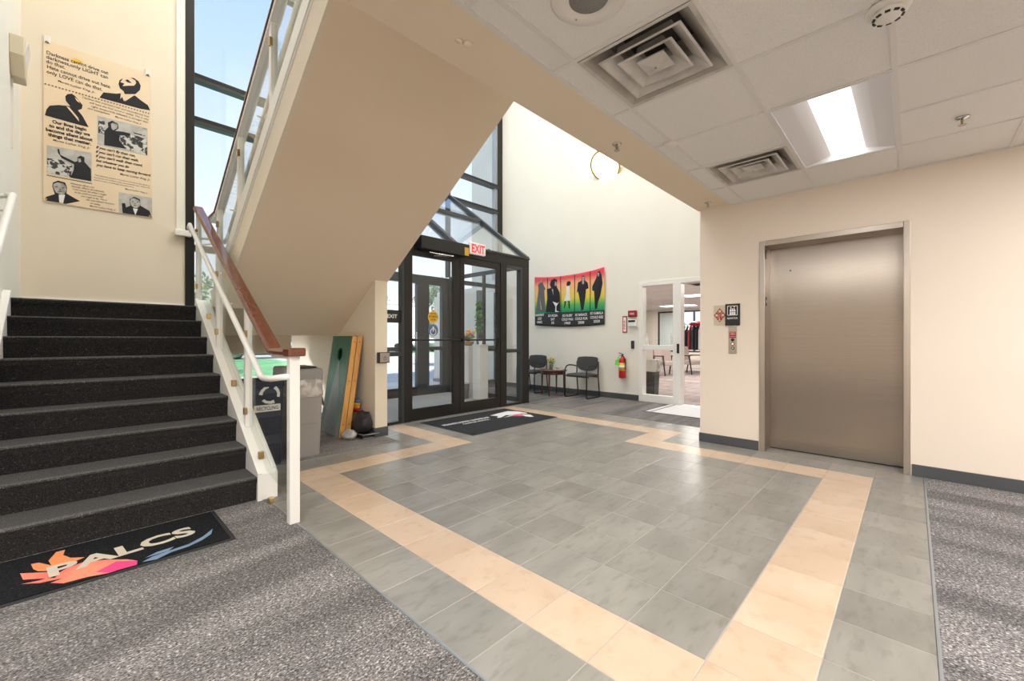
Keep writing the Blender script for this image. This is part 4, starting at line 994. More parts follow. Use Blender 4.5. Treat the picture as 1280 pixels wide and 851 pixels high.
# ================================================================== POSTER
PO = (-6.05, YO - 0.09, 9.1)
po = thing('poster', 'parchment coloured quotation poster with black portraits on the stairwell wall', 'poster', (PO[0] + 1.6, PO[1], PO[2]))
def pp_(u, v, d=0.0): return (PO[0] + u, PO[1] - d, PO[2] + v)
obj('sheet', M().prism([pp_(0.0, 0.04), pp_(3.19, 0.05), pp_(3.12, 6.36), pp_(0.0, 6.27)], (0, 0.03, 0)), 'paper', po)
def pprint_(name, pts, mm_, d): obj(name, M().poly([pp_(u, v, d) for u, v in pts]), mm_, po)
PD = {"headA": [(2.11, 5.483),(2.137, 5.645),(2.247, 5.789),(2.165, 5.582),(2.289, 5.581),(2.233, 5.444),(2.4, 5.535),(2.597, 5.622),(2.669, 5.768),(2.64, 5.87),(2.484, 5.915),(2.597, 5.947),(2.74, 5.876),(2.812, 5.716),(2.783, 5.511),(2.683, 5.352),(2.64, 5.277),(2.303, 5.134),(2.261, 5.248),(2.151, 5.314)], "suitA": [(1.536, 4.663),(1.654, 4.933),(2.042, 5.042),(2.178, 5.119),(2.275, 4.82),(2.386, 5.074),(2.626, 5.213),(2.798, 5.093),(3.046, 4.962),(3.125, 4.768),(2.798, 4.708)], "collarA": [(2.184, 5.178),(2.289, 5.185),(2.165, 4.861)], "collarA2": [(2.339, 5.138),(2.631, 5.246),(2.303, 4.82)], "browA": [(2.316, 5.744),(2.4, 5.801),(2.526, 5.686),(2.386, 5.681)], "headB": [(0.574, 4.314),(0.634, 4.428),(0.756, 4.497),(0.853, 4.431),(0.952, 4.294),(1.052, 4.156),(1.027, 4.003),(0.927, 3.91),(0.707, 3.981),(0.586, 4.144)], "faceB": [(0.835, 4.40),(0.93, 4.30),(0.98, 4.21),(0.90, 4.25),(0.86, 4.32)], "suitB": [(0.036, 3.36),(0.076, 3.60),(0.159, 3.78),(0.40, 3.90),(0.70, 3.98),(0.90, 3.93),(1.05, 3.72),(1.224, 3.33),(0.75, 3.33)], "collarB": [(0.60, 3.93),(0.68, 3.93),(0.93, 3.60),(0.96, 3.45),(0.88, 3.56)], "pan1": [(1.474, 3.906),(3.036, 3.945),(3.036, 2.732),(1.474, 2.714)], "fig1": [(1.675, 2.755),(1.682, 3.345),(1.798, 3.548),(1.778, 3.728),(1.914, 3.86),(2.091, 3.791),(2.111, 3.608),(2.012, 3.464),(2.23, 3.515),(2.473, 3.519),(2.473, 3.42),(2.15, 3.323),(2.13, 3.125),(2.351, 2.817)], "face1": [(1.876, 3.704),(1.934, 3.78),(2.071, 3.757),(2.071, 3.594),(1.953, 3.47),(1.895, 3.522)], "crowd1": [(2.15, 3.296),(2.473, 3.464),(2.72, 3.496),(3.028, 3.434),(3.028, 2.757),(2.351, 2.817),(2.17, 3.085)], "pan2": [(0.082, 2.221),(1.306, 2.316),(1.313, 1.134),(0.092, 1.127)], "fig2": [(0.363, 2.163),(0.407, 2.178),(0.441, 1.961),(0.833, 1.803),(0.905, 1.851),(0.905, 2.006),(0.995, 2.101),(1.104, 2.068),(1.104, 1.886),(1.287, 1.653),(1.298, 1.157),(0.709, 1.139),(0.805, 1.485),(0.816, 1.694),(0.483, 1.837),(0.38, 2.017)], "face2": [(0.912, 1.972),(0.995, 1.982),(1.013, 1.858),(0.941, 1.81)], "crowd2": [(0.089, 1.724),(0.466, 1.766),(0.762, 1.627),(0.727, 1.165),(0.096, 1.148)], "fig3": [(0.059, 0.211),(0.294, 0.379),(0.227, 0.663),(0.244, 0.818),(0.38, 0.931),(0.569, 0.907),(0.622, 0.717),(0.604, 0.482),(0.977, 0.265),(0.587, 0.06),(0.059, 0.07)], "face3": [(0.245, 0.66),(0.262, 0.77),(0.36, 0.855),(0.52, 0.855),(0.60, 0.74),(0.60, 0.60),(0.555, 0.45),(0.45, 0.39),(0.32, 0.45)], "shirt3": [(0.397, 0.38),(0.569, 0.423),(0.517, 0.074),(0.414, 0.08)], "pan4": [(2.111, 0.916),(3.187, 0.934),(3.187, 0.071),(2.119, 0.05)], "fig4": [(2.23, 0.06),(2.331, 0.314),(2.473, 0.429),(2.452, 0.7),(2.596, 0.845),(2.783, 0.78),(2.804, 0.505),(3.1, 0.347),(3.178, 0.081)], "face4": [(2.465, 0.64),(2.50, 0.735),(2.60, 0.785),(2.745, 0.735),(2.79, 0.62),(2.785, 0.50),(2.70, 0.38),(2.60, 0.36),(2.50, 0.45)], "mic4": [(2.21, 0.477),(2.31, 0.501),(2.359, 0.238),(2.29, 0.058),(2.23, 0.099)], "shirt4": [(2.555, 0.337),(2.72, 0.346),(2.637, 0.06)]}
PM = dict(headA=('portrait_print', 'ink', .004), suitA=('portrait_print', 'ink', .004), collarA=('collar_print', 'paper', .006), collarA2=('collar_print', 'paper', .006), browA=('portrait_print', 'ink', .006),
          headB=('portrait_print', 'ink', .004), faceB=('collar_print', 'paper', .006), suitB=('portrait_print', 'ink', .005), collarB=('collar_print', 'paper', .007),
          pan1=('photo_print', 'photo', .003), crowd1=('crowd_print', 'crowd', .005), fig1=('portrait_print', 'ink', .007), face1=('face_print', 'facep', .009),
          pan2=('photo_print', 'photo', .003), crowd2=('crowd_print', 'crowd', .005), fig2=('portrait_print', 'ink', .007), face2=('face_print', 'facep', .009),
          fig3=('portrait_print', 'ink', .004), face3=('face_print', 'facep', .006), shirt3=('collar_print', 'sign_w', .006),
          pan4=('photo_print', 'photo', .003), fig4=('portrait_print', 'ink', .005), face4=('face_print', 'facep', .007), mic4=('portrait_print', 'ink', .008), shirt4=('collar_print', 'sign_w', .007))
for k_, (nm, mm_, d) in PM.items(): pprint_(nm, PD[k_], mm_, d)
tr = M()
for u0, v0, u1, v1 in ((1.5, 3.75, 1.7, 3.2), (2.55, 3.62, 2.95, 3.56), (2.3, 3.88, 3.0, 3.9)):
    tr.poly([pp_(u0, v0, .006), pp_(u1, v0, .006), pp_(u1, v1, .006), pp_(u0, v1, .006)])
obj('photo_print', tr, 'crowd', po)
ft = M()
for (cx, cz, k) in ((0.43, 0.63, 1.0), (2.63, 0.58, 0.85)):
    for dx in (-0.085, 0.085): ft.poly([pp_(cx + dx * k + a * k, cz + 0.045 * k + b * k, .012) for a, b in ((-.035, 0), (0, -.012), (.035, 0), (.03, .022), (-.03, .022))])
    ft.poly([pp_(cx + a * k, cz + b * k, .012) for a, b in ((-.03, -.06), (.03, -.06), (.012, -.03), (-.012, -.03))])
    ft.poly([pp_(cx + a * k, cz + b * k, .012) for a, b in ((-.06, -.13), (.06, -.13), (.045, -.105), (-.045, -.105))])
obj('portrait_features', ft, 'ink', po)
# sun
su = M(); su.poly([pp_(0.90 + 0.17 * math.cos(a), 5.80 + 0.14 * math.sin(a), .004) for a in [math.pi * i / 10 for i in range(11)]])
obj('sun_print', su, 'sunp', po)
ra = M()
for i_ in range(11):
    a = math.pi * (i_ + 0.0) / 10
    ra.poly([pp_(0.90 + r * math.cos(a + s_), 5.80 + r * 0.85 * math.sin(a + s_), .003) for r, s_ in ((0.20, -.05), (0.36, 0), (0.20, .05))])
obj('sun_print', ra, 'sunray', po)
def tl(s_, a, b, h, d=.005):
    r = Vector((b[0] - a[0], 0, b[1] - a[1])); wd = r.length; r.normalize()
    return (s_, h, pp_(a[0], a[1] + 0.015, d), tuple(r), (0, 0, 1), wd, 'l')
SIG = 'Martin Luther King, Jr.'
obj('lettering', text_m([
    tl('Darkness cannot drive out', (0.081, 5.735), (1.8, 5.716), .135), tl('darkness,only LIGHT can', (0.074, 5.564), (1.786, 5.525), .135), tl('do that.', (0.07, 5.391), (0.574, 5.375), .135),
    tl('Hate cannot drive out hate', (0.093, 5.195), (1.853, 5.166), .135), tl('only LOVE can do that.', (0.081, 5.001), (1.628, 4.958), .135)], bold=0.012), 'ink', po)
obj('lettering', text_m([
    tl('Our lives begin', (0.227, 3.117), (1.158, 3.137), .125), tl('to end the day we', (0.143, 2.936), (1.261, 2.964), .125), tl('become silent about', (0.059, 2.756), (1.335, 2.779), .125), tl('things that matter.', (0.116, 2.582), (1.298, 2.602), .125)], bold=0.04), 'ink', po)
obj('lettering', text_m([
    tl("If you can't fly then run,", (1.436, 2.536), (2.637, 2.548), .105), tl("if you can't run then walk,", (1.425, 2.354), (2.741, 2.376), .105), tl("if you can't walk then crawl,", (1.425, 2.175), (2.867, 2.202), .105),
    tl('but whatever you do', (1.436, 1.997), (2.432, 2.007), .105), tl('you have to keep moving forward.', (1.436, 1.818), (3.143, 1.849), .105)], bold=0.03, shear=0.3), 'ink', po)
sm_ = [tl(SIG, (0.372, 4.784), (1.407, 4.764), .085), tl(SIG, (0.244, 2.426), (1.269, 2.435), .085), tl(SIG, (2.15, 1.644), (3.122, 1.655), .085), tl(SIG, (2.31, 1.067), (3.036, 1.067), .06), tl(SIG, (1.25, 0.098), (2.032, 0.096), .065),
       tl('I believe that unarmed truth and unconditional love', (1.05, 4.43), (3.08, 4.42), .075), tl('will have the final word in reality. This is why', (1.25, 4.30), (3.08, 4.29), .075), tl('right, temporarily defeated, is stronger than', (1.3, 4.17), (3.05, 4.16), .075), tl('evil triumphant.', (1.2, 4.05), (1.85, 4.05), .075),
       tl(SIG, (2.0, 4.02), (2.85, 4.01), .07),
       tl('Whatever affects one', (0.72, 0.869), (1.38, 0.879), .07), tl('directly, affects all indirectly.', (0.74, 0.766), (1.682, 0.77), .07), tl('I can never be what I ought', (0.78, 0.66), (1.75, 0.66), .07), tl('to be until you are what', (0.83, 0.55), (1.65, 0.55), .07), tl('you ought to be. This is', (1.0, 0.44), (1.75, 0.44), .07), tl('the interrelated structure', (1.15, 0.33), (1.98, 0.33), .07), tl('of reality.', (1.269, 0.21), (1.568, 0.21), .07)]
obj('lettering', text_m(sm_, bold=0.004, shear=0.3), 'ink', po)
obj('lettering', text_m([tl('The ultimate measure of a man is not where he stands in', (1.40, 1.40), (3.11, 1.41), .055), tl('moments of comfort and convenience, but where he', (1.38, 1.30), (3.11, 1.31), .055), tl('stands at times of challenge and controversy.', (1.37, 1.20), (2.6, 1.21), .055)], bold=0.004), 'ink2', po)
stars = M()
for i_ in range(34):
    cx, cz = 0.05 + i_ * 3.02 / 33, 4.575 + 0.035 * i_ / 33
    stars.poly([pp_(cx + (0.038 if q % 2 == 0 else 0.017) * math.sin(q * math.pi / 5), cz + (0.038 if q % 2 == 0 else 0.017) * math.cos(q * math.pi / 5), .006) for q in range(10)][::-1])
obj('star_border', stars, 'ink', po)
wv = M()
for i_ in range(30):
    cx = 0.1 + i_ * 1.2 / 29
    wv.poly([pp_(cx - .022, 1.06 + .03 * (i_ % 2), .005), pp_(cx + .022, 1.06 + .03 * ((i_ + 1) % 2), .005), pp_(cx + .022, 1.03 + .03 * ((i_ + 1) % 2), .005), pp_(cx - .022, 1.03 + .03 * (i_ % 2), .005)])
obj('wave_border', wv, 'ink', po)
for (u, v) in ((0.09, 6.2), (3.04, 6.27)):
    ho = obj('hook_pad', M().box(PO[0] + u - .09, PO[0] + u + .09, PO[1] - 0.02, PO[1] + 0.035, PO[2] + v - .02, PO[2] + v + .26), 'sens', po, bev=0.02)
    obj('grommet', M().lathe([(0.02, -0.012), (0.045, -0.012), (0.045, 0), (0.02, 0)], (PO[0] + u, PO[1] - .02, PO[2] + v), 12, axis='y', closed=True), 'black', ho)
for (u, v) in ((0.06, 0.12), (3.12, 0.12)):
    obj('grommet', M().lathe([(0.02, -0.012), (0.04, -0.012), (0.04, 0), (0.02, 0)], (PO[0] + u, PO[1] - .01, PO[2] + v), 12, axis='y', closed=True), 'bright_brass', po)

# ================================================================== BANNER on the far wall
bn = thing('banner', 'red yellow and green cloth banner with five dark figures on the far wall', 'banner', (XF - 0.08, 15.8, 4.72))
m_ = bpy.data.materials.new('banner_print'); m_.use_nodes = True
t_ = m_.node_tree; b_ = t_.nodes['Principled BSDF']; b_.inputs['Roughness'].default_value = 0.6
tc_ = t_.nodes.new('ShaderNodeTexCoord'); se_ = t_.nodes.new('ShaderNodeSeparateXYZ'); cr_ = t_.nodes.new('ShaderNodeValToRGB'); mr_ = t_.nodes.new('ShaderNodeMapRange')
t_.links.new(tc_.outputs['Object'], se_.inputs[0]); t_.links.new(se_.outputs['Z'], mr_.inputs['Value'])
mr_.inputs['From Min'].default_value = 0.0; mr_.inputs['From Max'].default_value = 3.8 * F
t_.links.new(mr_.outputs[0], cr_.inputs[0]); t_.links.new(cr_.outputs[0], b_.inputs['Base Color'])
el_ = cr_.color_ramp.elements
el_[0].position = 0.0; el_[0].color = (0.025, 0.027, 0.030, 1)
el_[1].position = 1.0; el_[1].color = (0.70, 0.035, 0.075, 1)
for p_, c_ in ((0.265, (0.025, 0.027, 0.030, 1)), (0.27, (0.0, 0.26, 0.13, 1)), (0.40, (0.10, 0.46, 0.10, 1)), (0.52, (0.75, 0.62, 0.06, 1)), (0.66, (0.88, 0.55, 0.16, 1)), (0.80, (0.90, 0.40, 0.22, 1)), (0.90, (0.75, 0.09, 0.10, 1))):
    q = el_.new(p_); q.color = c_
MT['banner'] = m_
def bp_(u, v, d=0.0):
    # cloth surface: u along the banner (0 left .. 6 right), v height above its hem; corners pinned, folds at the right
    s_ = u / 6.0
    top_ = 3.78 - 0.75 * s_ + 0.80 * s_ * s_; bot = 0.16 - 0.22 * math.sin(math.pi * s_) * 0.6 - 0.10 * s_
    vv = bot + (v / 3.7) * (top_ - bot)
    fold = 0.030 * math.sin(u * 2.1 + v * 0.4) + 0.035 * math.sin((u - 4.2) * 4.0 - v * 1.6) * max(0, s_ - 0.45)
    return (XF - 0.10 - fold - d, 18.8 - u, 4.72 + vv)
g_ = M(); NU, NV = 60, 30
g_.add([bp_(6.0 * i / NU, 3.7 * j / NV) for j in range(NV + 1) for i in range(NU + 1)],
       [(j * (NU + 1) + i, j * (NU + 1) + i + 1, (j + 1) * (NU + 1) + i + 1, (j + 1) * (NU + 1) + i) for j in range(NV) for i in range(NU)], True)
cl_ = obj('cloth', g_, 'banner', bn)
so_ = cl_.modifiers.new('thickness', 'SOLIDIFY'); so_.thickness = 0.004; so_.offset = 0
def bprint(name, pts, mm_, d=0.02):
    # densify outline so that the print follows the cloth
    import mathutils
    tri = mathutils.geometry.tessellate_polygon([[Vector((a, b, 0)) for a, b in pts]])
    mm2 = M()
    for t3 in tri:
        P3 = [Vector(pts[i]) for i in t3]
        N = 5
        idx = {}
        vs = []
        for i in range(N + 1):
            for j in range(N + 1 - i):
                p = P3[0] + (P3[1] - P3[0]) * (i / N) + (P3[2] - P3[0]) * (j / N)
                idx[i, j] = len(vs); vs.append(bp_(p.x, p.y, d))
        fs = []
        for i in range(N):
            for j in range(N - i):
                fs.append((idx[i, j], idx[i + 1, j], idx[i, j + 1]))
                if i + j < N - 1: fs.append((idx[i + 1, j], idx[i + 1, j + 1], idx[i, j + 1]))
        mm2.add(vs, fs)
    obj(name, mm2, mm_, bn)
FB = {'f1': [(0.13, 1.06), (0.25, 1.89), (0.37, 2.74), (0.33, 3.13), (0.53, 3.26), (0.53, 3.46), (0.66, 3.52), (0.76, 3.42), (0.8, 3.2), (1.04, 2.8), (0.92, 2.69), (1.04, 1.06)],
      'f2': [(1.06, 1.06), (1.19, 2.13), (1.15, 2.79), (1.53, 2.88), (1.42, 3.13), (1.53, 3.45), (1.83, 3.57), (2.09, 3.45), (2.05, 2.95), (2.32, 2.52), (2.36, 2.16), (2.36, 1.03)],
      'f2w': [(1.68, 1.86), (2.13, 1.72), (2.27, 1.82), (2.02, 1.49), (2.02, 1.17), (2.33, 1.08), (1.91, 1.08), (1.94, 1.49)],
      'f3h': [(2.95, 3.1), (3.06, 3.26), (3.27, 3.24), (3.34, 3.07), (3.2, 2.91), (2.99, 2.93)],
      'f3d': [(2.95, 2.9), (3.2, 2.94), (3.23, 2.39), (3.3, 1.87), (2.71, 1.86), (2.92, 2.3)],
      'f3l': [(2.78, 1.85), (2.92, 1.84), (2.81, 1.39), (2.71, 1.31)], 'f3l2': [(3.09, 1.86), (3.21, 1.85), (3.27, 1.31), (3.16, 1.31)],
      'f4': [(3.82, 2.35), (3.92, 3.07), (4.19, 3.15), (4.22, 3.48), (4.42, 3.46), (4.45, 3.15), (4.68, 2.94), (4.75, 2.55), (4.55, 2.51), (4.49, 1.91), (4.35, 1.14), (4.19, 1.06), (4.02, 2.05), (3.92, 2.45)],
      'f5': [(5.04, 2.36), (5.04, 2.63), (5.38, 3.14), (5.48, 3.48), (5.66, 3.54), (5.82, 3.21), (5.88, 2.67), (5.7, 1.93), (5.51, 1.51), (5.42, 1.09), (5.26, 1.09), (5.23, 1.86), (5.2, 2.29)]}
for k_, mm_, d_ in (('f1', 'crowd', .02), ('f2', 'ink', .02), ('f2w', 'sign_w', .03), ('f3h', 'ink', .02), ('f3d', 'sign_w', .02), ('f3l', 'ink', .02), ('f3l2', 'ink', .02), ('f4', 'ink', .02), ('f5', 'ink', .02)):
    if k_ == 'f1': mm_ = 'ink2'
    bprint('figure_print', FB[k_], mm_, d_)
for pts in ([(0.56, 3.3), (0.74, 3.3), (0.72, 3.5), (0.58, 3.5)], [(4.25, 2.9), (4.4, 2.9), (4.42, 3.4), (4.25, 3.4)], [(5.5, 3.2), (5.62, 3.2), (5.62, 3.42), (5.5, 3.42)], [(1.85, 3.0), (2.05, 3.05), (2.05, 3.3), (1.9, 3.35)], [(0.5, 2.2), (0.6, 1.2), (0.72, 1.2)], [(1.6, 2.8), (1.72, 2.8), (1.75, 2.3)]):
    bprint('figure_print', pts, 'facep', .03)
for u_ in (1.2, 2.42, 3.64, 4.88):
    bprint('divider_print', [(u_ - 0.03, 1.0), (u_ + 0.03, 1.0), (u_ + 0.04, 2.2), (u_ + 0.03, 3.68), (u_ - 0.03, 3.68), (u_ - 0.02, 2.2)], 'ink', .018)
cols_ = [(0.52, ('HARRIET', 'LED', '1862')), (1.72, ('SO ROSA', 'SAT', '55')), (3.05, ('SO RUBY', 'COULD WALK', '1960')), (4.2, ('SO BARACK', 'COULD RUN', '2008')), (5.4, ('SO KAMALA', 'COULD RISE', '2020'))]
it_ = []
for u_, lines in cols_:
    for q, s_ in enumerate(lines):
        o_ = bp_(u_, 0.72 - q * 0.27, 0.05)
        it_.append((s_, 0.17, o_, (0, -1, 0), (0, 0, 1), min(0.125 * len(s_), 1.0), 'c'))
obj('lettering', text_m(it_, bold=0.02), 'sign_w', bn)

# ================================================================== FAR WALL DEVICES
xv = XF
def wbox(y0, y1, z0, z1, t): return M().box(xv - t, xv, y0, y1, z0, z1)
fe = thing('fire_extinguisher', 'red fire extinguisher hanging on the far wall with a lime tag', 'fire extinguisher', (xv - 0.3, 11.42, 1.4))
ex_, ey_ = xv - 0.27, 11.42
obj('cylinder', M().lathe([(0.0001, 0), (0.20, 0.0), (0.22, 0.04), (0.22, 1.05), (0.19, 1.20), (0.09, 1.28), (0.08, 1.34), (0.0001, 1.34)], (ex_, ey_, 1.38), 22), 'red', fe)
obj('label', M().lathe([(0.222, 0.45), (0.222, 0.95)], (ex_, ey_, 1.38), 22), 'yellow', fe)
obj('label_print', M().lathe([(0.224, 0.62), (0.224, 0.80)], (ex_, ey_, 1.38), 22), 'sign_w', fe)
obj('valve', M().lathe([(0.06, 0), (0.06, 0.16)], (ex_, ey_, 2.70), 12).bar((ex_, ey_ - .1, 2.86), (ex_ - .05, ey_ + .22, 2.96), .06, .04).bar((ex_, ey_ - .05, 2.80), (ex_ - .05, ey_ + .2, 2.80), .06, .03), 'grey_alu', fe)
obj('hose', M().tube([(ex_ - .05, ey_ - .05, 2.78), (ex_ - .15, ey_ - .2, 2.7), (ex_ - .1, ey_ - .27, 2.4), (ex_ - .05, ey_ - .25, 1.9)], 0.03), 'black', fe)
obj('tag', M().prism([(ex_ - .24, ey_ + .10, 2.60), (ex_ - .24, ey_ + .34, 2.50), (ex_ - .24, ey_ + .40, 2.20), (ex_ - .24, ey_ + .16, 2.15)], (0.02, 0, 0)).prism([(ex_ - .2, ey_ + .05, 2.75), (ex_ - .2, ey_ + .22, 2.70), (ex_ - .2, ey_ + .2, 2.5)], (0.02, 0, 0)), 'lime', fe)
obj('bracket', M().box(ex_ + .15, xv, ey_ - .1, ey_ + .1, 1.5, 2.6), 'grey_alu', fe)
fsn = thing('fire_sign', 'narrow white and red vertical sign above the fire extinguisher', 'sign', (xv, 11.4, 4.2))
obj('plate', wbox(11.22, 11.54, 4.22, 5.28, 0.03), 'sign_r', fsn)
obj('panel', M().box(xv - 0.036, xv - 0.03, 11.28, 11.48, 4.30, 5.20), 'sign_w', fsn)
obj('lettering', text_m([('FIRE', 0.10, (xv - 0.038, 11.35, 4.45), (0, 0, 1), (0, 1, 0), 0.55, 'l')], bold=0.02), 'sign_r', fsn)
al = thing('fire_alarm', 'dark red fire alarm box above the white alarm panel', 'alarm', (xv, 10.82, 5.2))
obj('body', wbox(10.55, 11.10, 5.20, 5.60, 0.16), 'dkred', al, bev=0.02)
obj('lettering', text_m([('FIRE', 0.12, (xv - 0.165, 10.82, 5.34), (0, -1, 0), (0, 0, 1), 0.3, 'c')], bold=0.01), 'sign_w', al)
al2 = thing('wall_alarm', 'white alarm box with black band under the red alarm box', 'alarm', (xv, 10.82, 4.6))
obj('body', wbox(10.55, 11.10, 4.62, 5.05, 0.18), 'sign_w', al2, bev=0.03)
obj('band', M().box(xv - 0.19, xv - 0.175, 10.60, 11.06, 4.88, 5.0), 'black', al2)
sw = thing('card_reader', 'slim dark card reader on the wall beside the white doorway', 'card reader', (xv, 10.82, 3.2))
obj('body', wbox(10.74, 10.94, 3.22, 3.72, 0.07), 'grey_alu', sw, bev=0.015)

# ================================================================== WAITING CHAIRS AND TABLE
def round_box(x0, x1, y0, y1, z0, z1): return M().box(x0, x1, y0, y1, z0, z1)
def make_chair(loc, rotz, label):
    t = thing('waiting_chair', label, 'chair', (0, 0, 0), group='waiting chairs along the far wall')
    # local: +y is the front
    for sx in (-1, 1):
        x = sx * 0.84
        path = [(x, -0.62, 2.35), (x, -0.58, 1.45), (x, -0.66, 0.8), (x, -0.74, 0.12), (x, -0.70, 0.045), (x, -0.6, 0.035), (x, 0.60, 0.035), (x, 0.72, 0.06), (x, 0.76, 0.16), (x, 0.76, 1.7), (x, 0.72, 1.92), (x, 0.58, 2.06), (x, 0.3, 2.12), (x, -0.2, 2.08), (x * 0.97, -0.58, 1.98)]
        obj('side_frame', M().tube(path, 0.042, 8), 'blackm', t)
    obj('cross_rail', M().tube([(-0.84, 0.55, 1.38), (0.84, 0.55, 1.38)], 0.035).tube([(-0.84, -0.5, 1.36), (0.84, -0.5, 1.36)], 0.035), 'blackm', t)
    s_ = M()
    nx, ny = 8, 8
    def zt(u, v): return 1.60 - 0.05 * (2 * v - 1) ** 4 - 0.04 * (2 * u - 1) ** 4 - (0.12 * max(0, v - 0.75) ** 1.5 * 4)
    s_.add([(-0.79 + 1.58 * i / nx, -0.62 + 1.42 * j / ny, zt(i / nx, j / ny)) for j in range(ny + 1) for i in range(nx + 1)] + [(-0.76 + 1.52 * i / nx, -0.6 + 1.36 * j / ny, 1.40) for j in range(ny + 1) for i in range(nx + 1)],
           [(j * 9 + i, j * 9 + i + 1, (j + 1) * 9 + i + 1, (j + 1) * 9 + i) for j in range(8) for i in range(8)] + [(81 + j * 9 + i, 81 + (j + 1) * 9 + i, 81 + (j + 1) * 9 + i + 1, 81 + j * 9 + i + 1) for j in range(8) for i in range(8)]
           + [(i + 1, i, 81 + i, 81 + i + 1) for i in range(8)] + [(72 + i, 72 + i + 1, 81 + 73 + i, 81 + 72 + i) for i in range(8)] + [(j * 9, (j + 1) * 9, 81 + (j + 1) * 9, 81 + j * 9) for j in range(8)] + [((j + 1) * 9 + 8, j * 9 + 8, 81 + j * 9 + 8, 81 + (j + 1) * 9 + 8) for j in range(8)], True)
    obj('seat', s_, 'seat', t)
    outl = [(-0.72, 2.62), (-0.80, 2.50), (-0.78, 2.1), (-0.70, 1.88), (-0.5, 1.76), (-0.2, 1.71), (0.2, 1.71), (0.5, 1.76), (0.70, 1.88), (0.78, 2.1), (0.80, 2.50), (0.72, 2.62), (0.3, 2.66), (-0.3, 2.66)]
    yb = lambda x, z: -0.54 - 0.12 * (z - 1.7) - 0.08 * (1 - (x / 0.8) ** 2)
    bk = M(); n = len(outl)
    fr_ = [(x, yb(x, z) + 0.07, z) for x, z in outl]; ba_ = [(x, yb(x, z) - 0.05, z) for x, z in outl]
    cf = (0, yb(0, 2.2) + 0.08, 2.2); cb = (0, yb(0, 2.2) - 0.06, 2.2)
    bk.add(fr_ + ba_ + [cf, cb], [((i + 1) % n, i, 2 * n) for i in range(n)] + [(n + i, n + (i + 1) % n, 2 * n + 1) for i in range(n)] + [(i, (i + 1) % n, n + (i + 1) % n, n + i) for i in range(n)])
    obj('backrest', bk, 'seat', t, bev=0.02)
    t.location = (loc[0] * F, loc[1] * F, loc[2] * F); t.rotation_euler = (0, 0, rotz)
    return t
ch = make_chair((17.85, 13.9, 0.0), math.pi / 2, 'dark grey sled-base armchair beside the fire extinguisher')
dup(ch, (17.75, 18.15, 0), math.pi / 2, 'dark grey sled-base armchair half behind the entrance corner post')
tb = thing('side_table', 'small round cherry side table between the two waiting chairs', 'table', (17.35, 15.95, 0))
tcx, tcy = 17.35, 15.95
obj('top', M().lathe([(0.0001, 1.66), (0.92, 1.66), (0.96, 1.69), (0.96, 1.72), (0.92, 1.75), (0.0001, 1.75)], (tcx, tcy, 0), 36), 'darkwood', tb)
obj('apron', M().lathe([(0.80, 1.44), (0.82, 1.44), (0.82, 1.66), (0.80, 1.66)], (tcx, tcy, 0), 32, closed=True), 'darkwood', tb)
for a in (0.35, 1.92, 3.49, 5.06):
    x, y = tcx + 0.78 * math.cos(a), tcy + 0.78 * math.sin(a)
    obj('leg', M().tube([(x, y, 1.62), (x, y, 0.8), (x + 0.03 * math.cos(a), y + 0.03 * math.sin(a), 0.0)], [0.07, 0.055, 0.035], 8), 'darkwood', tb)
def leafq(mm_, c, r, rng, size, flat_=0.0):
    d = Vector((rng.gauss(0, 1), rng.gauss(0, 1), rng.gauss(0, 1))).normalized()
    p = Vector(c) + Vector((d.x * r[0], d.y * r[1], d.z * r[2])) * (rng.random() ** 0.4)
    a = Vector((rng.gauss(0, 1), rng.gauss(0, 1), rng.gauss(0, 1))).normalized(); b = a.cross(d + Vector((.1, .2, .3))).normalized()
    s_ = size * (0.7 + 0.6 * rng.random())
    mm_.add([p - a * s_, p + b * s_ * .55, p + a * s_, p - b * s_ * .55], [(0, 1, 2, 3)])
rng = random.Random(3)
fv = thing('flower_vase', 'grey vase of yellow flowers on the round side table', 'flowers', (17.3, 15.98, 1.75))
obj('vase', M().lathe([(0.10, 0), (0.14, 0.05), (0.14, 0.30), (0.12, 0.36), (0.10, 0.36), (0.10, 0.05)], (17.3, 16.05, 1.75), 16), 'glassv', fv)
lv = M(); fl = M()
for i_ in range(45): leafq(lv, (17.3, 16.05, 2.30), (.26, .26, .22), rng, .085)
for i_ in range(9):
    a = rng.random() * 6.28; r = .24 * rng.random()
    fl.ball((17.3 - 0.1 + r * math.cos(a), 16.05 + r * math.sin(a), 2.27 + rng.random() * .28), 0.065, 8, 5)
obj('leaves', lv, 'green', fv, kind='stuff'); obj('blossoms', fl, 'yellp', fv, kind='stuff')
bk_ = thing('leaflet_tray', 'low clear tray of leaflets beside the vase on the round table', 'tray', (17.4, 15.5, 1.75))
obj('tray', M().box(17.2, 17.6, 15.3, 15.85, 1.75, 1.78).box(17.2, 17.6, 15.3, 15.33, 1.78, 1.95).box(17.2, 17.6, 15.82, 15.85, 1.78, 1.95), 'sens', bk_)
obj('leaflets', M().box(17.24, 17.56, 15.36, 15.79, 1.78, 1.90), 'facep', bk_)

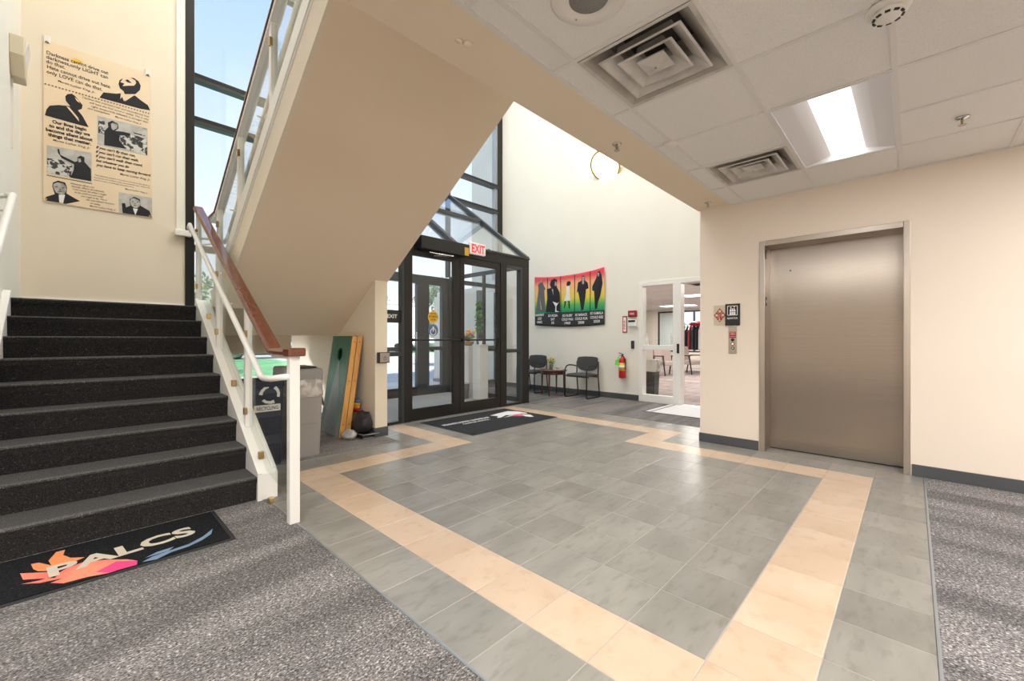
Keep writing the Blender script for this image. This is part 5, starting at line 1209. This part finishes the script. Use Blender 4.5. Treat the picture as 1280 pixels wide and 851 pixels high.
# ================================================================== PEDESTALS AND PLANTS IN THE VESTIBULE
pd = thing('pedestal', 'tall white display pedestal behind the right entrance door', 'pedestal', (12.8, 18.26, 0))
obj('column', M().box(12.42, 13.15, 17.92, 18.60, 0.0, 3.42), 'white', pd, bev=0.015)
obj('top_board', M().box(12.39, 13.18, 17.89, 18.63, 3.42, 3.48), 'white', pd)
ivy = thing('ivy_plant', 'slender artificial ivy in a small pot on the white pedestal', 'plant', (12.8, 18.26, 3.48))
obj('pot', M().lathe([(0.09, 0), (0.13, 0.22), (0.11, 0.22), (0.08, 0.03)], (12.8, 18.26, 3.48), 14), 'white', ivy)
obj('stem', M().tube([(12.8, 18.26, 3.55), (12.82, 18.29, 4.6), (12.72, 18.21, 5.5), (12.6, 18.31, 6.2)], 0.02, 6), 'bark', ivy)
lv = M()
for i_ in range(190):
    q = rng.random(); z = 4.3 + 1.9 * q
    leafq(lv, (12.75 - 0.05 * q, 18.29, z), (.36 - .12 * q, .36 - .12 * q, .14), rng, .12)
obj('leaves', lv, 'green', ivy, kind='stuff')
cb_ = thing('drawer_cabinet', 'white drawer cabinet with knobs seen through the right entrance door', 'cabinet', (12.97, 19.6, 0))
obj('body', M().box(12.62, 13.32, 19.22, 20.0, 0.0, 3.38), 'white', cb_, bev=0.01)
for z in (0.25, 1.2, 2.15):
    dr = obj('drawer', M().box(12.58, 12.62, 19.27, 19.95, z, z + 0.85), 'white', cb_, bev=0.01)
    obj('knob', M().ball((12.56, 19.6, z + 0.5), 0.05, 8, 5), 'chrome', dr)
bs = thing('flower_basket', 'wicker basket of pink and yellow tulips on the drawer cabinet', 'flowers', (12.97, 19.6, 3.38))
obj('basket', M().lathe([(0.26, 0), (0.34, 0.3), (0.31, 0.3), (0.24, 0.03)], (12.97, 19.6, 3.38), 18), 'wicker', bs)
lv = M(); f1 = M(); f2 = M()
for i_ in range(70): leafq(lv, (12.97, 19.6, 3.88), (.36, .36, .24), rng, .12)
for i_ in range(14):
    a = rng.random() * 6.28; r = .34 * rng.random()
    (f1 if i_ % 2 else f2).ball((12.97 + r * math.cos(a), 19.6 + r * math.sin(a), 4.0 + rng.random() * .4), 0.085, 8, 5, (1, 1, 1.3))
obj('leaves', lv, 'green', bs, kind='stuff'); obj('pink_blossoms', f1, 'pinkp', bs, kind='stuff'); obj('yellow_blossoms', f2, 'yellp', bs, kind='stuff')
wbk = thing('waste_basket', 'small grey waste basket beside the white pedestal', 'bin', (12.1, 19.1, 0))
obj('pail', M().lathe([(0.30, 0.0), (0.38, 0.95), (0.40, 0.95), (0.40, 0.98), (0.36, 0.98), (0.28, 0.04)], (12.1, 19.1, 0.0), 22), 'bin_grey', wbk)

# ================================================================== BINS UNDER THE STAIRS
def bin_body(cx, cy, hx, hy, h, top=1.06):
    m = M(); q = [(-1, -1), (1, -1), (1, 1), (-1, 1)]
    rings = [(0.0, .90), (h - .16, 1.0), (h - .16, 1.04), (h, 1.04), (h, .98), (h - .3, .95)]
    for z, k in rings:
        pass
    vs = []; fs = []
    for z, k in rings:
        # rounded rectangle
        for (i, j) in q:
            for da in range(3):
                a = math.atan2(j, i) - math.pi / 4 + da * math.pi / 4
                rc = 0.10
                vs.append((cx + i * (hx * k - rc) + rc * math.cos(a), cy + j * (hy * k - rc) + rc * math.sin(a), z))
    n = 12
    for r in range(len(rings) - 1):
        for k in range(n):
            k2 = (k + 1) % n; fs.append((r * n + k, r * n + k2, (r + 1) * n + k2, (r + 1) * n + k))
    fs.append(tuple(range(n - 1, -1, -1))); fs.append(tuple((len(rings) - 1) * n + k for k in range(n)))
    return m.add(vs, fs)
gb = thing('trash_bin', 'grey slim trash bin with hooded lid and clear liner under the stairs', 'bin', (0.05, 13.0, 0))
gx, gy = 0.0, 13.2
obj('body', bin_body(gx, gy, 0.50, 0.86, 2.12), 'bin_grey', gb, bev=0.01)
obj('panel_groove', M().box(gx - 0.47, gx + 0.30, gy - 0.845, gy - 0.82, 1.06, 1.08), 'bin_lid', gb)
lin = M(); n = 40
rings_ = [(1.95, 1.06), (2.05, 1.16), (2.25, 1.12), (2.42, 1.14), (2.52, 1.0)]
for r, (z, k) in enumerate(rings_):
    for i_ in range(n):
        a = 2 * math.pi * i_ / n
        sx = math.copysign(abs(math.cos(a)) ** .45, math.cos(a)); sy = math.copysign(abs(math.sin(a)) ** .45, math.sin(a))
        jit = 1 + 0.07 * noise.noise((i_ * .9, r * 1.7, 3.1)); jz = 0.09 * noise.noise((i_ * .7, r * 2.2, 9.0))
        lin.v.append((gx + 0.49 * k * jit * sx, gy + 0.85 * k * jit * sy, z + jz))
for r in range(len(rings_) - 1):
    for i_ in range(n):
        lin.f.append((r * n + i_, r * n + (i_ + 1) % n, (r + 1) * n + (i_ + 1) % n, (r + 1) * n + i_)); lin.smooth.append(True)
obj('liner', lin, 'bag', gb)
obj('tail', M().prism([(gx + .52, gy - .5, 2.2), (gx + .72, gy - .6, 1.4), (gx + .60, gy - .2, 1.75)], (0.02, 0.1, 0)).prism([(gx + .53, gy + .1, 2.3), (gx + .66, gy + .1, 1.6), (gx + .58, gy + .4, 1.9)], (0.02, 0.05, 0)), 'bag', gb)
ld = M()
prof = [(-0.84, 2.42), (-0.84, 2.72), (-0.74, 2.84), (0.74, 2.90), (0.84, 2.80), (0.84, 2.42)]
ld.prism([(gx - 0.53, gy + a, b) for a, b in prof], (1.06, 0, 0))
obj('lid', ld, 'bin_lid', gb, bev=0.05, seg=3)
obj('lid_slot', M().box(gx - 0.38, gx + 0.38, gy - 0.6, gy + 0.55, 2.865, 2.905), 'black', gb)
nb = thing('recycling_bin', 'navy recycling bin with white label behind the glass stair railing', 'bin', (-1.2, 13.0, 0))
nx_, ny_ = -1.22, 12.9
obj('body', bin_body(nx_, ny_, 0.46, 0.80, 2.55), 'bin_navy', nb, bev=0.01)
obj('label', M().box(nx_ - 0.36, nx_ + 0.34, ny_ - 0.815, ny_ - 0.80, 1.66, 1.86), 'sign_w', nb)
obj('lettering', text_m([('RECYCLING', 0.10, (nx_ - 0.01, ny_ - 0.818, 1.71), (1, 0, 0), (0, 0, 1), 0.58, 'c')], bold=0.015), 'sign_k', nb)
rc = M()
for k_ in range(3):
    a0 = math.pi / 2 + k_ * 2 * math.pi / 3
    pts = [(0.20 * math.cos(a0 + t), 0.20 * math.sin(a0 + t)) for t in (0.15, 0.6, 1.1, 1.6)] + [(0.30 * math.cos(a0 + 1.5), 0.30 * math.sin(a0 + 1.5))] + [(0.28 * math.cos(a0 + t), 0.28 * math.sin(a0 + t)) for t in (1.1, 0.6, 0.15)]
    rc.poly([(nx_ + 0.05 + u, ny_ - 0.82, 2.16 + v) for u, v in pts][::-1])
obj('recycling_mark', rc, 'sign_w', nb)

# ================================================================== LEANING GAME BOARDS
def game_board(loc, label):
    t = thing('game_board', label, 'game board', (0, 0, 0), group='leaning bag-toss boards')
    # local: face looks to -x, lies in y (0..2) / z (0..4), thickness in +x
    wv_, hv = 1.95, 3.98
    th = 0.05; n = 24; cy, cz, r = wv_ / 2, hv - 0.75, 0.25
    ring = [(0, cy + r * math.cos(2 * math.pi * k / n), cz + r * math.sin(2 * math.pi * k / n)) for k in range(n)]
    per = []
    for k in range(n):
        a = 2 * math.pi * k / n; c, s_ = math.cos(a), math.sin(a)
        ts = []
        if c > 1e-6: ts.append((wv_ - cy) / c)
        if c < -1e-6: ts.append(-cy / c)
        if s_ > 1e-6: ts.append((hv - cz) / s_)
        if s_ < -1e-6: ts.append(-cz / s_)
        q = min(ts); per.append((0, cy + c * q, cz + s_ * q))
    # insert exact corners by snapping the nearest perimeter points
    for cyy, czz in ((0, 0), (wv_, 0), (0, hv), (wv_, hv)):
        k = min(range(n), key=lambda i: (per[i][1] - cyy) ** 2 + (per[i][2] - czz) ** 2); per[k] = (0, cyy, czz)
    fm = M()
    v0 = ring + per; v1 = [(th, b, c) for a, b, c in v0]
    fs = []
    for k in range(n):
        k2 = (k + 1) % n
        fs += [(k, k2, n + k2, n + k), (2 * n + k2, 2 * n + k, 3 * n + k, 3 * n + k2), (k2, k, 2 * n + k, 2 * n + k2), (n + k, n + k2, 3 * n + k2, 3 * n + k)]
    fm.add(v0 + v1, fs)
    obj('face_board', fm, 'board', t)
    obj('stain_triangle', M().prism([(-0.004, 0.1, 0.02), (-0.004, wv_ - 0.1, 0.02), (-0.004, cy + 0.05, cz - r - 0.02), (-0.004, cy - 0.05, cz - r - 0.02)], (0.003, 0, 0)), 'board_tri', t)
    for y0, y1, z0, z1 in ((-0.02, 0.10, 0, hv), (wv_ - 0.10, wv_ + 0.02, 0, hv), (0.10, wv_ - 0.10, 0, 0.1), (0.10, wv_ - 0.10, hv - 0.1, hv)):
        obj('side_rail', M().box(0.0 if y0 < 0 or y1 > wv_ else th, 0.20, y0, y1, z0, z1), 'pine', t, bev=0.01)
    bl = M()
    for z in (0.5, 2.2, 3.75): bl.lathe([(0.02, -0.006), (0.02, 0)], (0.10, -0.02, z), 8, axis='y')
    obj('screw', bl, 'black', t)
    return t
g1 = game_board(None, 'green stained bag-toss board with a round hole, front of the two')
lean = math.radians(7.8)
g1.location = (1.83 * F, 14.2 * F, 0.0); g1.rotation_euler = (0, lean, math.radians(-2))
g2 = dup(g1, (2.055, 14.2, 0.0), 0, 'second bag-toss board leaning behind the front one at the wall')
g2.rotation_euler = (0, lean, math.radians(-2))

# bags at the foot of the boards
def lumpy(c, r, seed, amp=0.14, n=22, m=14, flatz=None):
    mm_ = M().ball((0, 0, 0), 1.0, n, m)
    out = []
    for p in mm_.v:
        v = Vector(p); k = 1 + amp * noise.noise(v * 1.9 + Vector((seed, 0, 0))) + amp * .5 * noise.noise(v * 5 + Vector((0, seed, 0)))
        q = (c[0] + v.x * r[0] * k, c[1] + v.y * r[1] * k, max(c[2] + v.z * r[2] * k, flatz if flatz is not None else -9))
        out.append(q)
    mm_.v = out; return mm_
db = thing('duffel_bag', 'black nylon bag slumped beside the leaning boards', 'bag', (2.75, 14.1, 0.2))
obj('bag', lumpy((2.56, 13.70, 0.56), (0.33, 0.46, 0.46), 2.0, flatz=0.2), 'nylon', db)
obj('strap', M().tube([(2.4, 13.35, 0.75), (2.55, 13.30, 0.90), (2.68, 13.45, 0.98), (2.72, 13.8, 0.93)], 0.03), 'black', db)
cr2 = thing('wire_tray', 'low black wire tray under the black bag', 'tray', (2.6, 13.8, 0))
obj('wire', M().tube([(2.34, 13.28, 0.17), (2.99, 13.20, 0.17), (2.80, 13.30, 0.17), (2.78, 14.15, 0.17), (2.34, 14.15, 0.17), (2.34, 13.28, 0.17)], 0.015, 6).tube([(2.34, 13.28, 0.03), (2.80, 13.24, 0.03)], 0.015, 6), 'lt_alu', cr2)
obj('base', M().box(2.36, 2.78, 13.30, 14.15, 0.0, 0.16), 'black', cr2, bev=0.03)
pbg = thing('plastic_bag', 'small crumpled grey plastic bag at the foot of the boards', 'bag', (2.0, 13.65, 0.0))
obj('film', lumpy((2.02, 13.72, 0.17), (0.26, 0.22, 0.20), 7.0, 0.3, flatz=0.005), 'bag', pbg)
rb = thing('folded_kite', 'folded orange, red and teal cloth tucked behind the boards', 'cloth', (2.62, 14.7, 0.9))
for i_, (mm_, dz) in enumerate((('red', 0.0), ('m_orange', 0.13), ('yellow', 0.24), ('bluef', 0.36))):
    obj('cloth_band', lumpy((2.62, 14.55 - 0.03 * i_, 0.98 + dz), (0.13, 0.42, 0.10), i_ * 3.0, 0.1), mm_, rb)
bk2 = thing('folded_bag', 'black folded bag standing between the grey bin and boards', 'bag', (1.2, 15.9, 0))
obj('bag', lumpy((1.35, 16.1, 0.82), (0.20, 0.5, 0.72), 11.0, 0.12, flatz=0.01), 'nylon', bk2)

# ================================================================== WHITE DOORWAY AND THE ROOM BEYOND
d3 = thing('door_3', 'white framed glass sidelight and open doorway in the far wall', 'door', (XF, 8.0, 0), kind=S)
def fd(y0, y1, z0, z1, name='frame_bar', t0=-0.04, t1=0.5):
    obj(name, M().box(XF + t0, XF + t1, y0, y1, z0, z1), 'white_trim', d3, bev=0.012)
fd(10.20, 10.42, 0, 7.05); fd(7.84, 8.30, 0, 7.05); fd(4.2, 10.42, 7.05, 7.33, 'header'); fd(4.2, 4.4, 0, 7.05)
fd(8.30, 10.20, 0, 0.45, 'bottom_rail', 0.0, 0.3); fd(8.30, 10.20, 3.18, 3.46, 'mid_rail', 0.0, 0.3)
obj('pane', M().box(XF + 0.14, XF + 0.18, 8.3, 10.2, 0.45, 3.18), 'G', d3)
obj('pane', M().box(XF + 0.14, XF + 0.18, 8.3, 10.2, 3.46, 7.05), 'G', d3)
obj('latch', M().box(XF - 0.07, XF - 0.04, 7.92, 8.06, 3.0, 3.55), 'black', d3).parent = d3
obj('threshold', M().box(XF, XF + 0.5, 4.2, 10.2, -0.03, 0.012), 'white_trim', d3)
RX = 52.0; RC = 8.0
rm = thing('floor_2', 'taupe carpet of the room beyond the white doorway', 'floor', (35, 12, 0), kind=S)
obj('room_carpet', M().box(XF, RX, -4, 32, -0.4, -0.005), 'room_carpet', rm)
rcg = thing('ceiling_2', 'tiled ceiling of the room beyond the white doorway', 'ceiling', (35, 12, RC), kind=S)
obj('room_ceiling', M().box(XF + 0.5, RX, -4, 32, RC, RC + 0.4), 'ceil_tile', rcg)
for x in range(22, 52, 4): obj('grid_rail', M().box(x, x + 0.08, -4, 32, RC - 0.01, RC + 0.01), 'tee', rcg)
rw = thing('wall_room', 'walls of the room beyond with dark framed windows', 'wall', (RX, 20, 0), kind=S)
obj('side_wall', M().box(XF + 0.5, RX + 0.5, 32, 32.5, 0, RC).box(XF + 0.5, RX + 0.5, -4.5, -4, 0, RC), 'room_wall', rw)
ww = M().box(RX, RX + 0.5, -4, 32, 0, 2.1).box(RX, RX + 0.5, -4, 32, 7.7, RC).box(RX, RX + 0.5, 24.3, 32, 2.1, 7.7).box(RX, RX + 0.5, 21.1, 21.7, 2.1, 7.7).box(RX, RX + 0.5, -4, 9, 2.1, 7.7)
obj('window_wall', ww, 'room_wall', rw)
obj('inner_face', M().box(XF + 0.5, XF + 0.6, -4, 3, 0, RC).box(XF + 0.5, XF + 0.6, 10.5, 32, 0, RC).box(XF + 0.5, XF + 0.6, 3, 10.5, 7.33, RC), 'room_wall', rw)
w2 = thing('window_2', 'dark framed windows at the back of the room beyond', 'window', (RX, 18, 2.1), kind=S)
for y0, y1 in ((21.7, 24.3), (9.0, 21.1)):
    obj('window_frame', M().box(RX - .05, RX + .1, y0, y1, 2.1, 2.25).box(RX - .05, RX + .1, y0, y1, 7.5, 7.7).box(RX - .05, RX + .1, y0, y0 + .18, 2.25, 7.5).box(RX - .05, RX + .1, y1 - .18, y1, 2.25, 7.5), 'grey_alu', w2)
    obj('pane', M().box(RX + .2, RX + .23, y0, y1, 2.1, 7.7), 'GW', w2)
for y in (19.3, 16.2, 13.0): obj('mullion', M().box(RX - .05, RX + .1, y - .12, y + .12, 2.25, 7.5), 'grey_alu', w2)
obj('transom', M().box(RX - .05, RX + .1, 9.18, 20.92, 4.0, 4.2), 'grey_alu', w2)
obj('shade', M().box(RX + .12, RX + .15, 21.88, 24.12, 2.25, 7.5), 'blind', w2)
obj('low_shade', M().box(RX + .12, RX + .15, 9.2, 20.9, 2.25, 3.2), 'blind', w2)
for i_, (x, y) in enumerate(((35.5, 12.2), (46.5, 19.2), (27, 22), (27, 6))):
    t = thing('ceiling_light', ('lit panel light in the room beyond, nearer the doorway', 'lit panel light in the room beyond, nearer the windows', 'panel light of the room beyond, hidden behind the far wall', 'panel light of the room beyond, hidden behind the elevator wall')[i_], 'ceiling light', (x, y, RC), group='panel lights in the far room')
    obj('frame', M().box(x - 1.05, x + 1.05, y - 2.05, y + 2.05, RC - 0.03, RC), 'troffer', t)
    obj('lens', M().box(x - 0.95, x + 0.95, y - 1.95, y + 1.95, RC - 0.045, RC - 0.03), 'lens', t)
    add_light('panel_lamp', 'AREA', (x, y, RC - 0.06), ROOM_W, t, 1.8, 3.8, (1.0, 0.95, 0.88))
rv = thing('ceiling_vent', 'dark ceiling vent in the room beyond the white doorway', 'vent', (27.5, 9.6, RC))
obj('frame', M().box(26.6, 28.4, 8.7, 10.5, RC - 0.03, RC), 'diffd', rv)
obj('slot', M().box(26.9, 28.1, 8.9, 9.4, RC - 0.035, RC - 0.03).box(26.9, 28.1, 9.6, 10.3, RC - 0.035, RC - 0.03), 'duct', rv)
def lounge(loc, rotz, label):
    t = thing('lounge_chair', label, 'chair', (0, 0, 0), group='mauve lounge chairs in the room beyond')
    obj('seat', M().box(-1.05, 1.05, -0.9, 1.1, 1.05, 1.5), 'pinkup', t, bev=0.1, seg=3)
    obj('backrest', M().prism([(-1.05, -0.95, 1.3), (-1.05, -0.55, 1.3), (-1.05, -0.85, 3.0), (-1.05, -1.2, 3.0)], (2.1, 0, 0)), 'pinkup', t, bev=0.1, seg=3)
    for sx in (-1, 1):
        obj('arm', M().bar((sx * 1.12, -0.8, 2.0), (sx * 1.12, 0.95, 2.05), 0.16, 0.12), 'darkwood', t, bev=0.02)
        obj('leg', M().tube([(sx * 1.12, 0.85, 2.0), (sx * 1.12, 1.2, 0.0)], [0.09, 0.06]), 'black', t)
        obj('leg', M().tube([(sx * 1.12, -0.7, 2.0), (sx * 1.12, -1.1, 0.0)], [0.09, 0.06]), 'black', t)
    t.location = (loc[0] * F, loc[1] * F, loc[2] * F); t.rotation_euler = (0, 0, rotz); return t
lc = lounge((38.6, 17.2, 0), math.radians(150), 'mauve lounge chair half behind the sidelight post in the room beyond')
dup(lc, (42.0, 16.2, 0), math.radians(165), 'farther mauve lounge chair before the clothes rack')
ck = thing('clothes_rack', 'black clothes rack in the room beyond', 'clothes rack', (46, 17, 0))
obj('frame', M().tube([(46, 15.0, 0.1), (46, 15.0, 5.6), (46, 19.0, 5.6), (46, 19.0, 0.1)], 0.06).box(45.2, 46.8, 14.95, 15.05, 0, 0.1).box(45.2, 46.8, 18.95, 19.05, 0, 0.1), 'blackm', ck)
for i_ in range(9):
    y = 15.3 + i_ * 0.42
    mm_ = ('nylon', 'seat', 'm_white', 'nylon', 'seat', 'dkred', 'nylon', 'seat', 'nylon')[i_]
    t = single('garment', M().prism([(45.2, y, 2.6), (46.8, y, 2.5), (46.7, y, 4.9), (46.1, y, 5.5), (45.9, y, 5.5), (45.3, y, 4.9)], (0, 0.22, 0)), mm_, ('black garment at the right end of the clothes rack', 'grey garment second from the right on the clothes rack', 'white garment on the clothes rack', 'black garment left of the white one on the clothes rack', 'grey garment right of the red one on the clothes rack', 'dark red garment on the clothes rack', 'black garment left of the red one on the clothes rack', 'grey garment second from the left on the clothes rack', 'black garment at the left end of the clothes rack')[i_], 'garment', group='garments on the clothes rack', bev=0.05)
sc_ = thing('scarf', 'crimson scarf draped over the top of the clothes rack', 'scarf', (46, 16.4, 5.5))
obj('cloth', lumpy((45.9, 16.6, 5.65), (0.7, 1.0, 0.3), 5.0, 0.3), 'dkred', sc_)
lb = thing('trash_bin', 'dark bin with a clear liner just inside the white sidelight', 'bin', (21.2, 10.6, 0))
obj('body', M().taper(21.0, 10.62, 0, 2.4, .33, .33, .42, .42), 'grey_alu', lb, bev=0.03)
obj('liner', M().taper(21.0, 10.62, 1.7, 2.5, .44, .44, .46, .46), 'bag', lb, bev=0.04)
for y, lab in ((10.0, 'white pump bottle on the sidelight rail nearest the wall'), (8.52, 'white pump bottle on the sidelight rail beside the door post')):
    t = thing('pump_bottle', lab, 'bottle', (XF + 0.24, y, 3.46), group='pump bottles on the sidelight rail')
    obj('bottle', M().lathe([(0.085, 0), (0.09, 0.03), (0.09, 0.42), (0.03, 0.52), (0.03, 0.58)], (XF + 0.24, y, 3.46), 14), 'sign_w', t)
    obj('pump', M().lathe([(0.02, 0.58), (0.02, 0.70)], (XF + 0.24, y, 3.46), 8).bar((XF + 0.24, y, 4.16), (XF + 0.12, y, 4.16), 0.04, 0.03), 'sign_w', t)

# ================================================================== OUTSIDE
gd = thing('ground', 'pale car park with lawns outside the entrance', 'ground', (40, 80, -0.3), kind=S)
obj('paving', M().box(-200, 300, YO + 0.3, 300, -0.8, -0.35), 'asphalt', gd)
obj('walkway', M().box(-8, 40, YO + 0.3, 34, -0.36, -0.28), 'concrete', gd)
obj('lawn', M().box(-60, 22, 46, 96, -0.36, -0.25), 'grass', gd)
obj('lawn', M().box(30, 160, 92, 128, -0.36, -0.25), 'grass', gd)
obj('kerb', M().box(30, 160, 91.5, 92, -0.36, 0.1), 'concrete', gd)
obj('kerb', M().box(-60, 22, 45.6, 46, -0.36, 0.1), 'concrete', gd)
tag(obj('trim_5', M().box(19.5, 20.6, YO + 0.3, 26.9, -0.4, 27), 'ext', loc=(19.5, YO, -0.4)), 'pale outer wing wall beside the glass wall', 'wall', kind=S)
bd = thing('warehouse', 'long white flat-roofed building beyond the car park', 'building', (85, 140, -0.3))
obj('walls', M().box(20, 150, 132, 165, -0.3, 17), 'ext_w', bd)
obj('roof_edge', M().box(19.6, 150.4, 131.6, 165.4, 16.4, 17.4), 'concrete', bd)
for i_, x in enumerate((38, 50, 62, 74, 86, 98, 110)):
    wdw = obj('window', M().box(x, x + 6, 131.85, 132.0, 3.0, 7.5), 'grey_alu', bd)
    obj('pane', M().box(x + .4, x + 5.6, 131.8, 131.86, 3.4, 7.1), 'GW', wdw)
obj('annex', M().box(60, 92, 122, 132, -0.3, 11), 'concrete', bd)
def truck(x, y, label):
    t = thing('box_truck', label, 'truck', (x, y, -0.3), group='white trucks in the car park')
    obj('cargo_box', M().box(x - 9, x + 5, y - 3.5, y + 3.5, 2.6, 11), 'ext_w', t, bev=0.1)
    obj('cab', M().prism([(x + 5.2, y - 3.2, 1.2), (x + 10.4, y - 3.2, 1.2), (x + 10.4, y - 3.2, 4.2), (x + 8.8, y - 3.2, 7.0), (x + 5.2, y - 3.2, 7.0)], (0, 6.4, 0)), 'ext_w', t, bev=0.15)
    obj('windscreen', M().prism([(x + 8.95, y - 3.0, 6.7), (x + 10.3, y - 3.0, 4.4), (x + 10.42, y - 3.0, 4.4), (x + 9.05, y - 3.0, 6.75)], (0, 6.0, 0)), 'black', t)
    for wx in (-5, 8):
        for wy in (-3.2, 3.2):
            obj('wheel', M().lathe([(0.4, -.4), (1.4, -.4), (1.45, 0), (1.4, .4), (0.4, .4)], (x + wx, y + wy, 1.15), 20, axis='y'), 'black', t)
truck(70, 112, 'white box truck parked before the white building')
def car(x, y, mm_, label):
    t = thing('car', label, 'car', (x, y, -0.3), group='cars in the car park')
    body = M().prism([(x - 7, y - 2.9, 0.8), (x + 7, y - 2.9, 0.8), (x + 7.2, y - 2.9, 2.2), (x + 4.6, y - 2.9, 2.9), (x + 2.6, y - 2.9, 4.5), (x - 3.8, y - 2.9, 4.6), (x - 6.2, y - 2.9, 3.0), (x - 7.1, y - 2.9, 2.6)], (0, 5.8, 0))
    obj('body', body, mm_, t, bev=0.3, seg=2)
    obj('side_glass', M().prism([(x - 5, y - 2.93, 3.05), (x + 3.7, y - 2.93, 3.05), (x + 2.4, y - 2.93, 4.2), (x - 3.6, y - 2.93, 4.25)], (0, 0.03, 0)), 'black', t)
    for wx in (-4.4, 4.5):
        for wy in (-2.6, 2.6):
            obj('wheel', M().lathe([(0.3, -.32), (1.05, -.32), (1.1, 0), (1.05, .32), (0.3, .32)], (x + wx, y + wy, 0.76), 18, axis='y'), 'black', t)
car(46, 100, 'ext_w', 'white car parked left of the box truck')
car(4, 100, 'ext_w', 'white car parked beyond the near lawn')
car(22, 101, 'grey_alu', 'dark grey car parked beyond the near lawn')
def tree(x, y, h, r, label, n=700, seed=1, leaf=0.55, low=0.35):
    t = thing('tree', label, 'tree', (x, y, -0.3), group='trees outside the glass')
    rg = random.Random(seed)
    obj('trunk', M().tube([(x, y, -0.3), (x + .1, y, h * .35), (x - .1, y + .1, h * .7)], [r * .10, r * .07, r * .03], 8), 'bark', t)
    lv = M()
    lobes = [(x + rg.uniform(-.5, .5) * r, y + rg.uniform(-.5, .5) * r, h * rg.uniform(low, .85), r * rg.uniform(.45, .7)) for _ in range(11)] + [(x, y, h * .85, r * .5)]
    for i_ in range(n):
        cx, cy, cz, rr = lobes[i_ % len(lobes)]
        leafq(lv, (cx, cy, cz), (rr, rr, rr * .8), rg, leaf * (.6 + .6 * rg.random()))
    obj('crown', lv, 'green_d', t, kind='stuff')
tree(33, 50, 14, 3.6, 'leafy tree seen through the left entrance door', 1500, 1, 0.32)
tree(42, 53, 12, 3.6, 'leafy tree seen through the right entrance door', 2200, 2, 0.38, 0.2)
tree(4, 56, 11, 5, 'small tree outside behind the stair railing', 1400, 3, 0.32)
for i_ in range(9):
    tree(30 + i_ * 23 + (i_ % 3) * 2, 186 + (i_ % 2) * 6, 28 + (i_ * 7 % 5), 9, ('leftmost', 'second from left', 'third from left', 'fourth from left', 'fifth from left', 'fifth from right', 'third from right', 'second from right', 'rightmost')[i_].replace('fifth from right', 'fourth from right') + ' of the far trees behind the white building', 700, 20 + i_, 1.0, 0.4)
for i_, (x, y) in enumerate(((66, 4), (66, 19), (70, 33))):
    tree(x, y, 16, 6, ('right', 'middle', 'left')[i_] + ' tree outside the windows of the far room', 900, 40 + i_, 0.7, 0.15)
for i_, x in enumerate((-14, -2, 10)):
    s_ = single('hedge', lumpy((x, 88, 1.2), (5.5, 2.2, 1.8), i_ * 4.0, 0.2, flatz=-0.3), 'green_d', ('left', 'middle', 'right')[i_] + ' rounded green hedge beyond the near lawn', 'hedge', group='hedges beyond the near lawn')
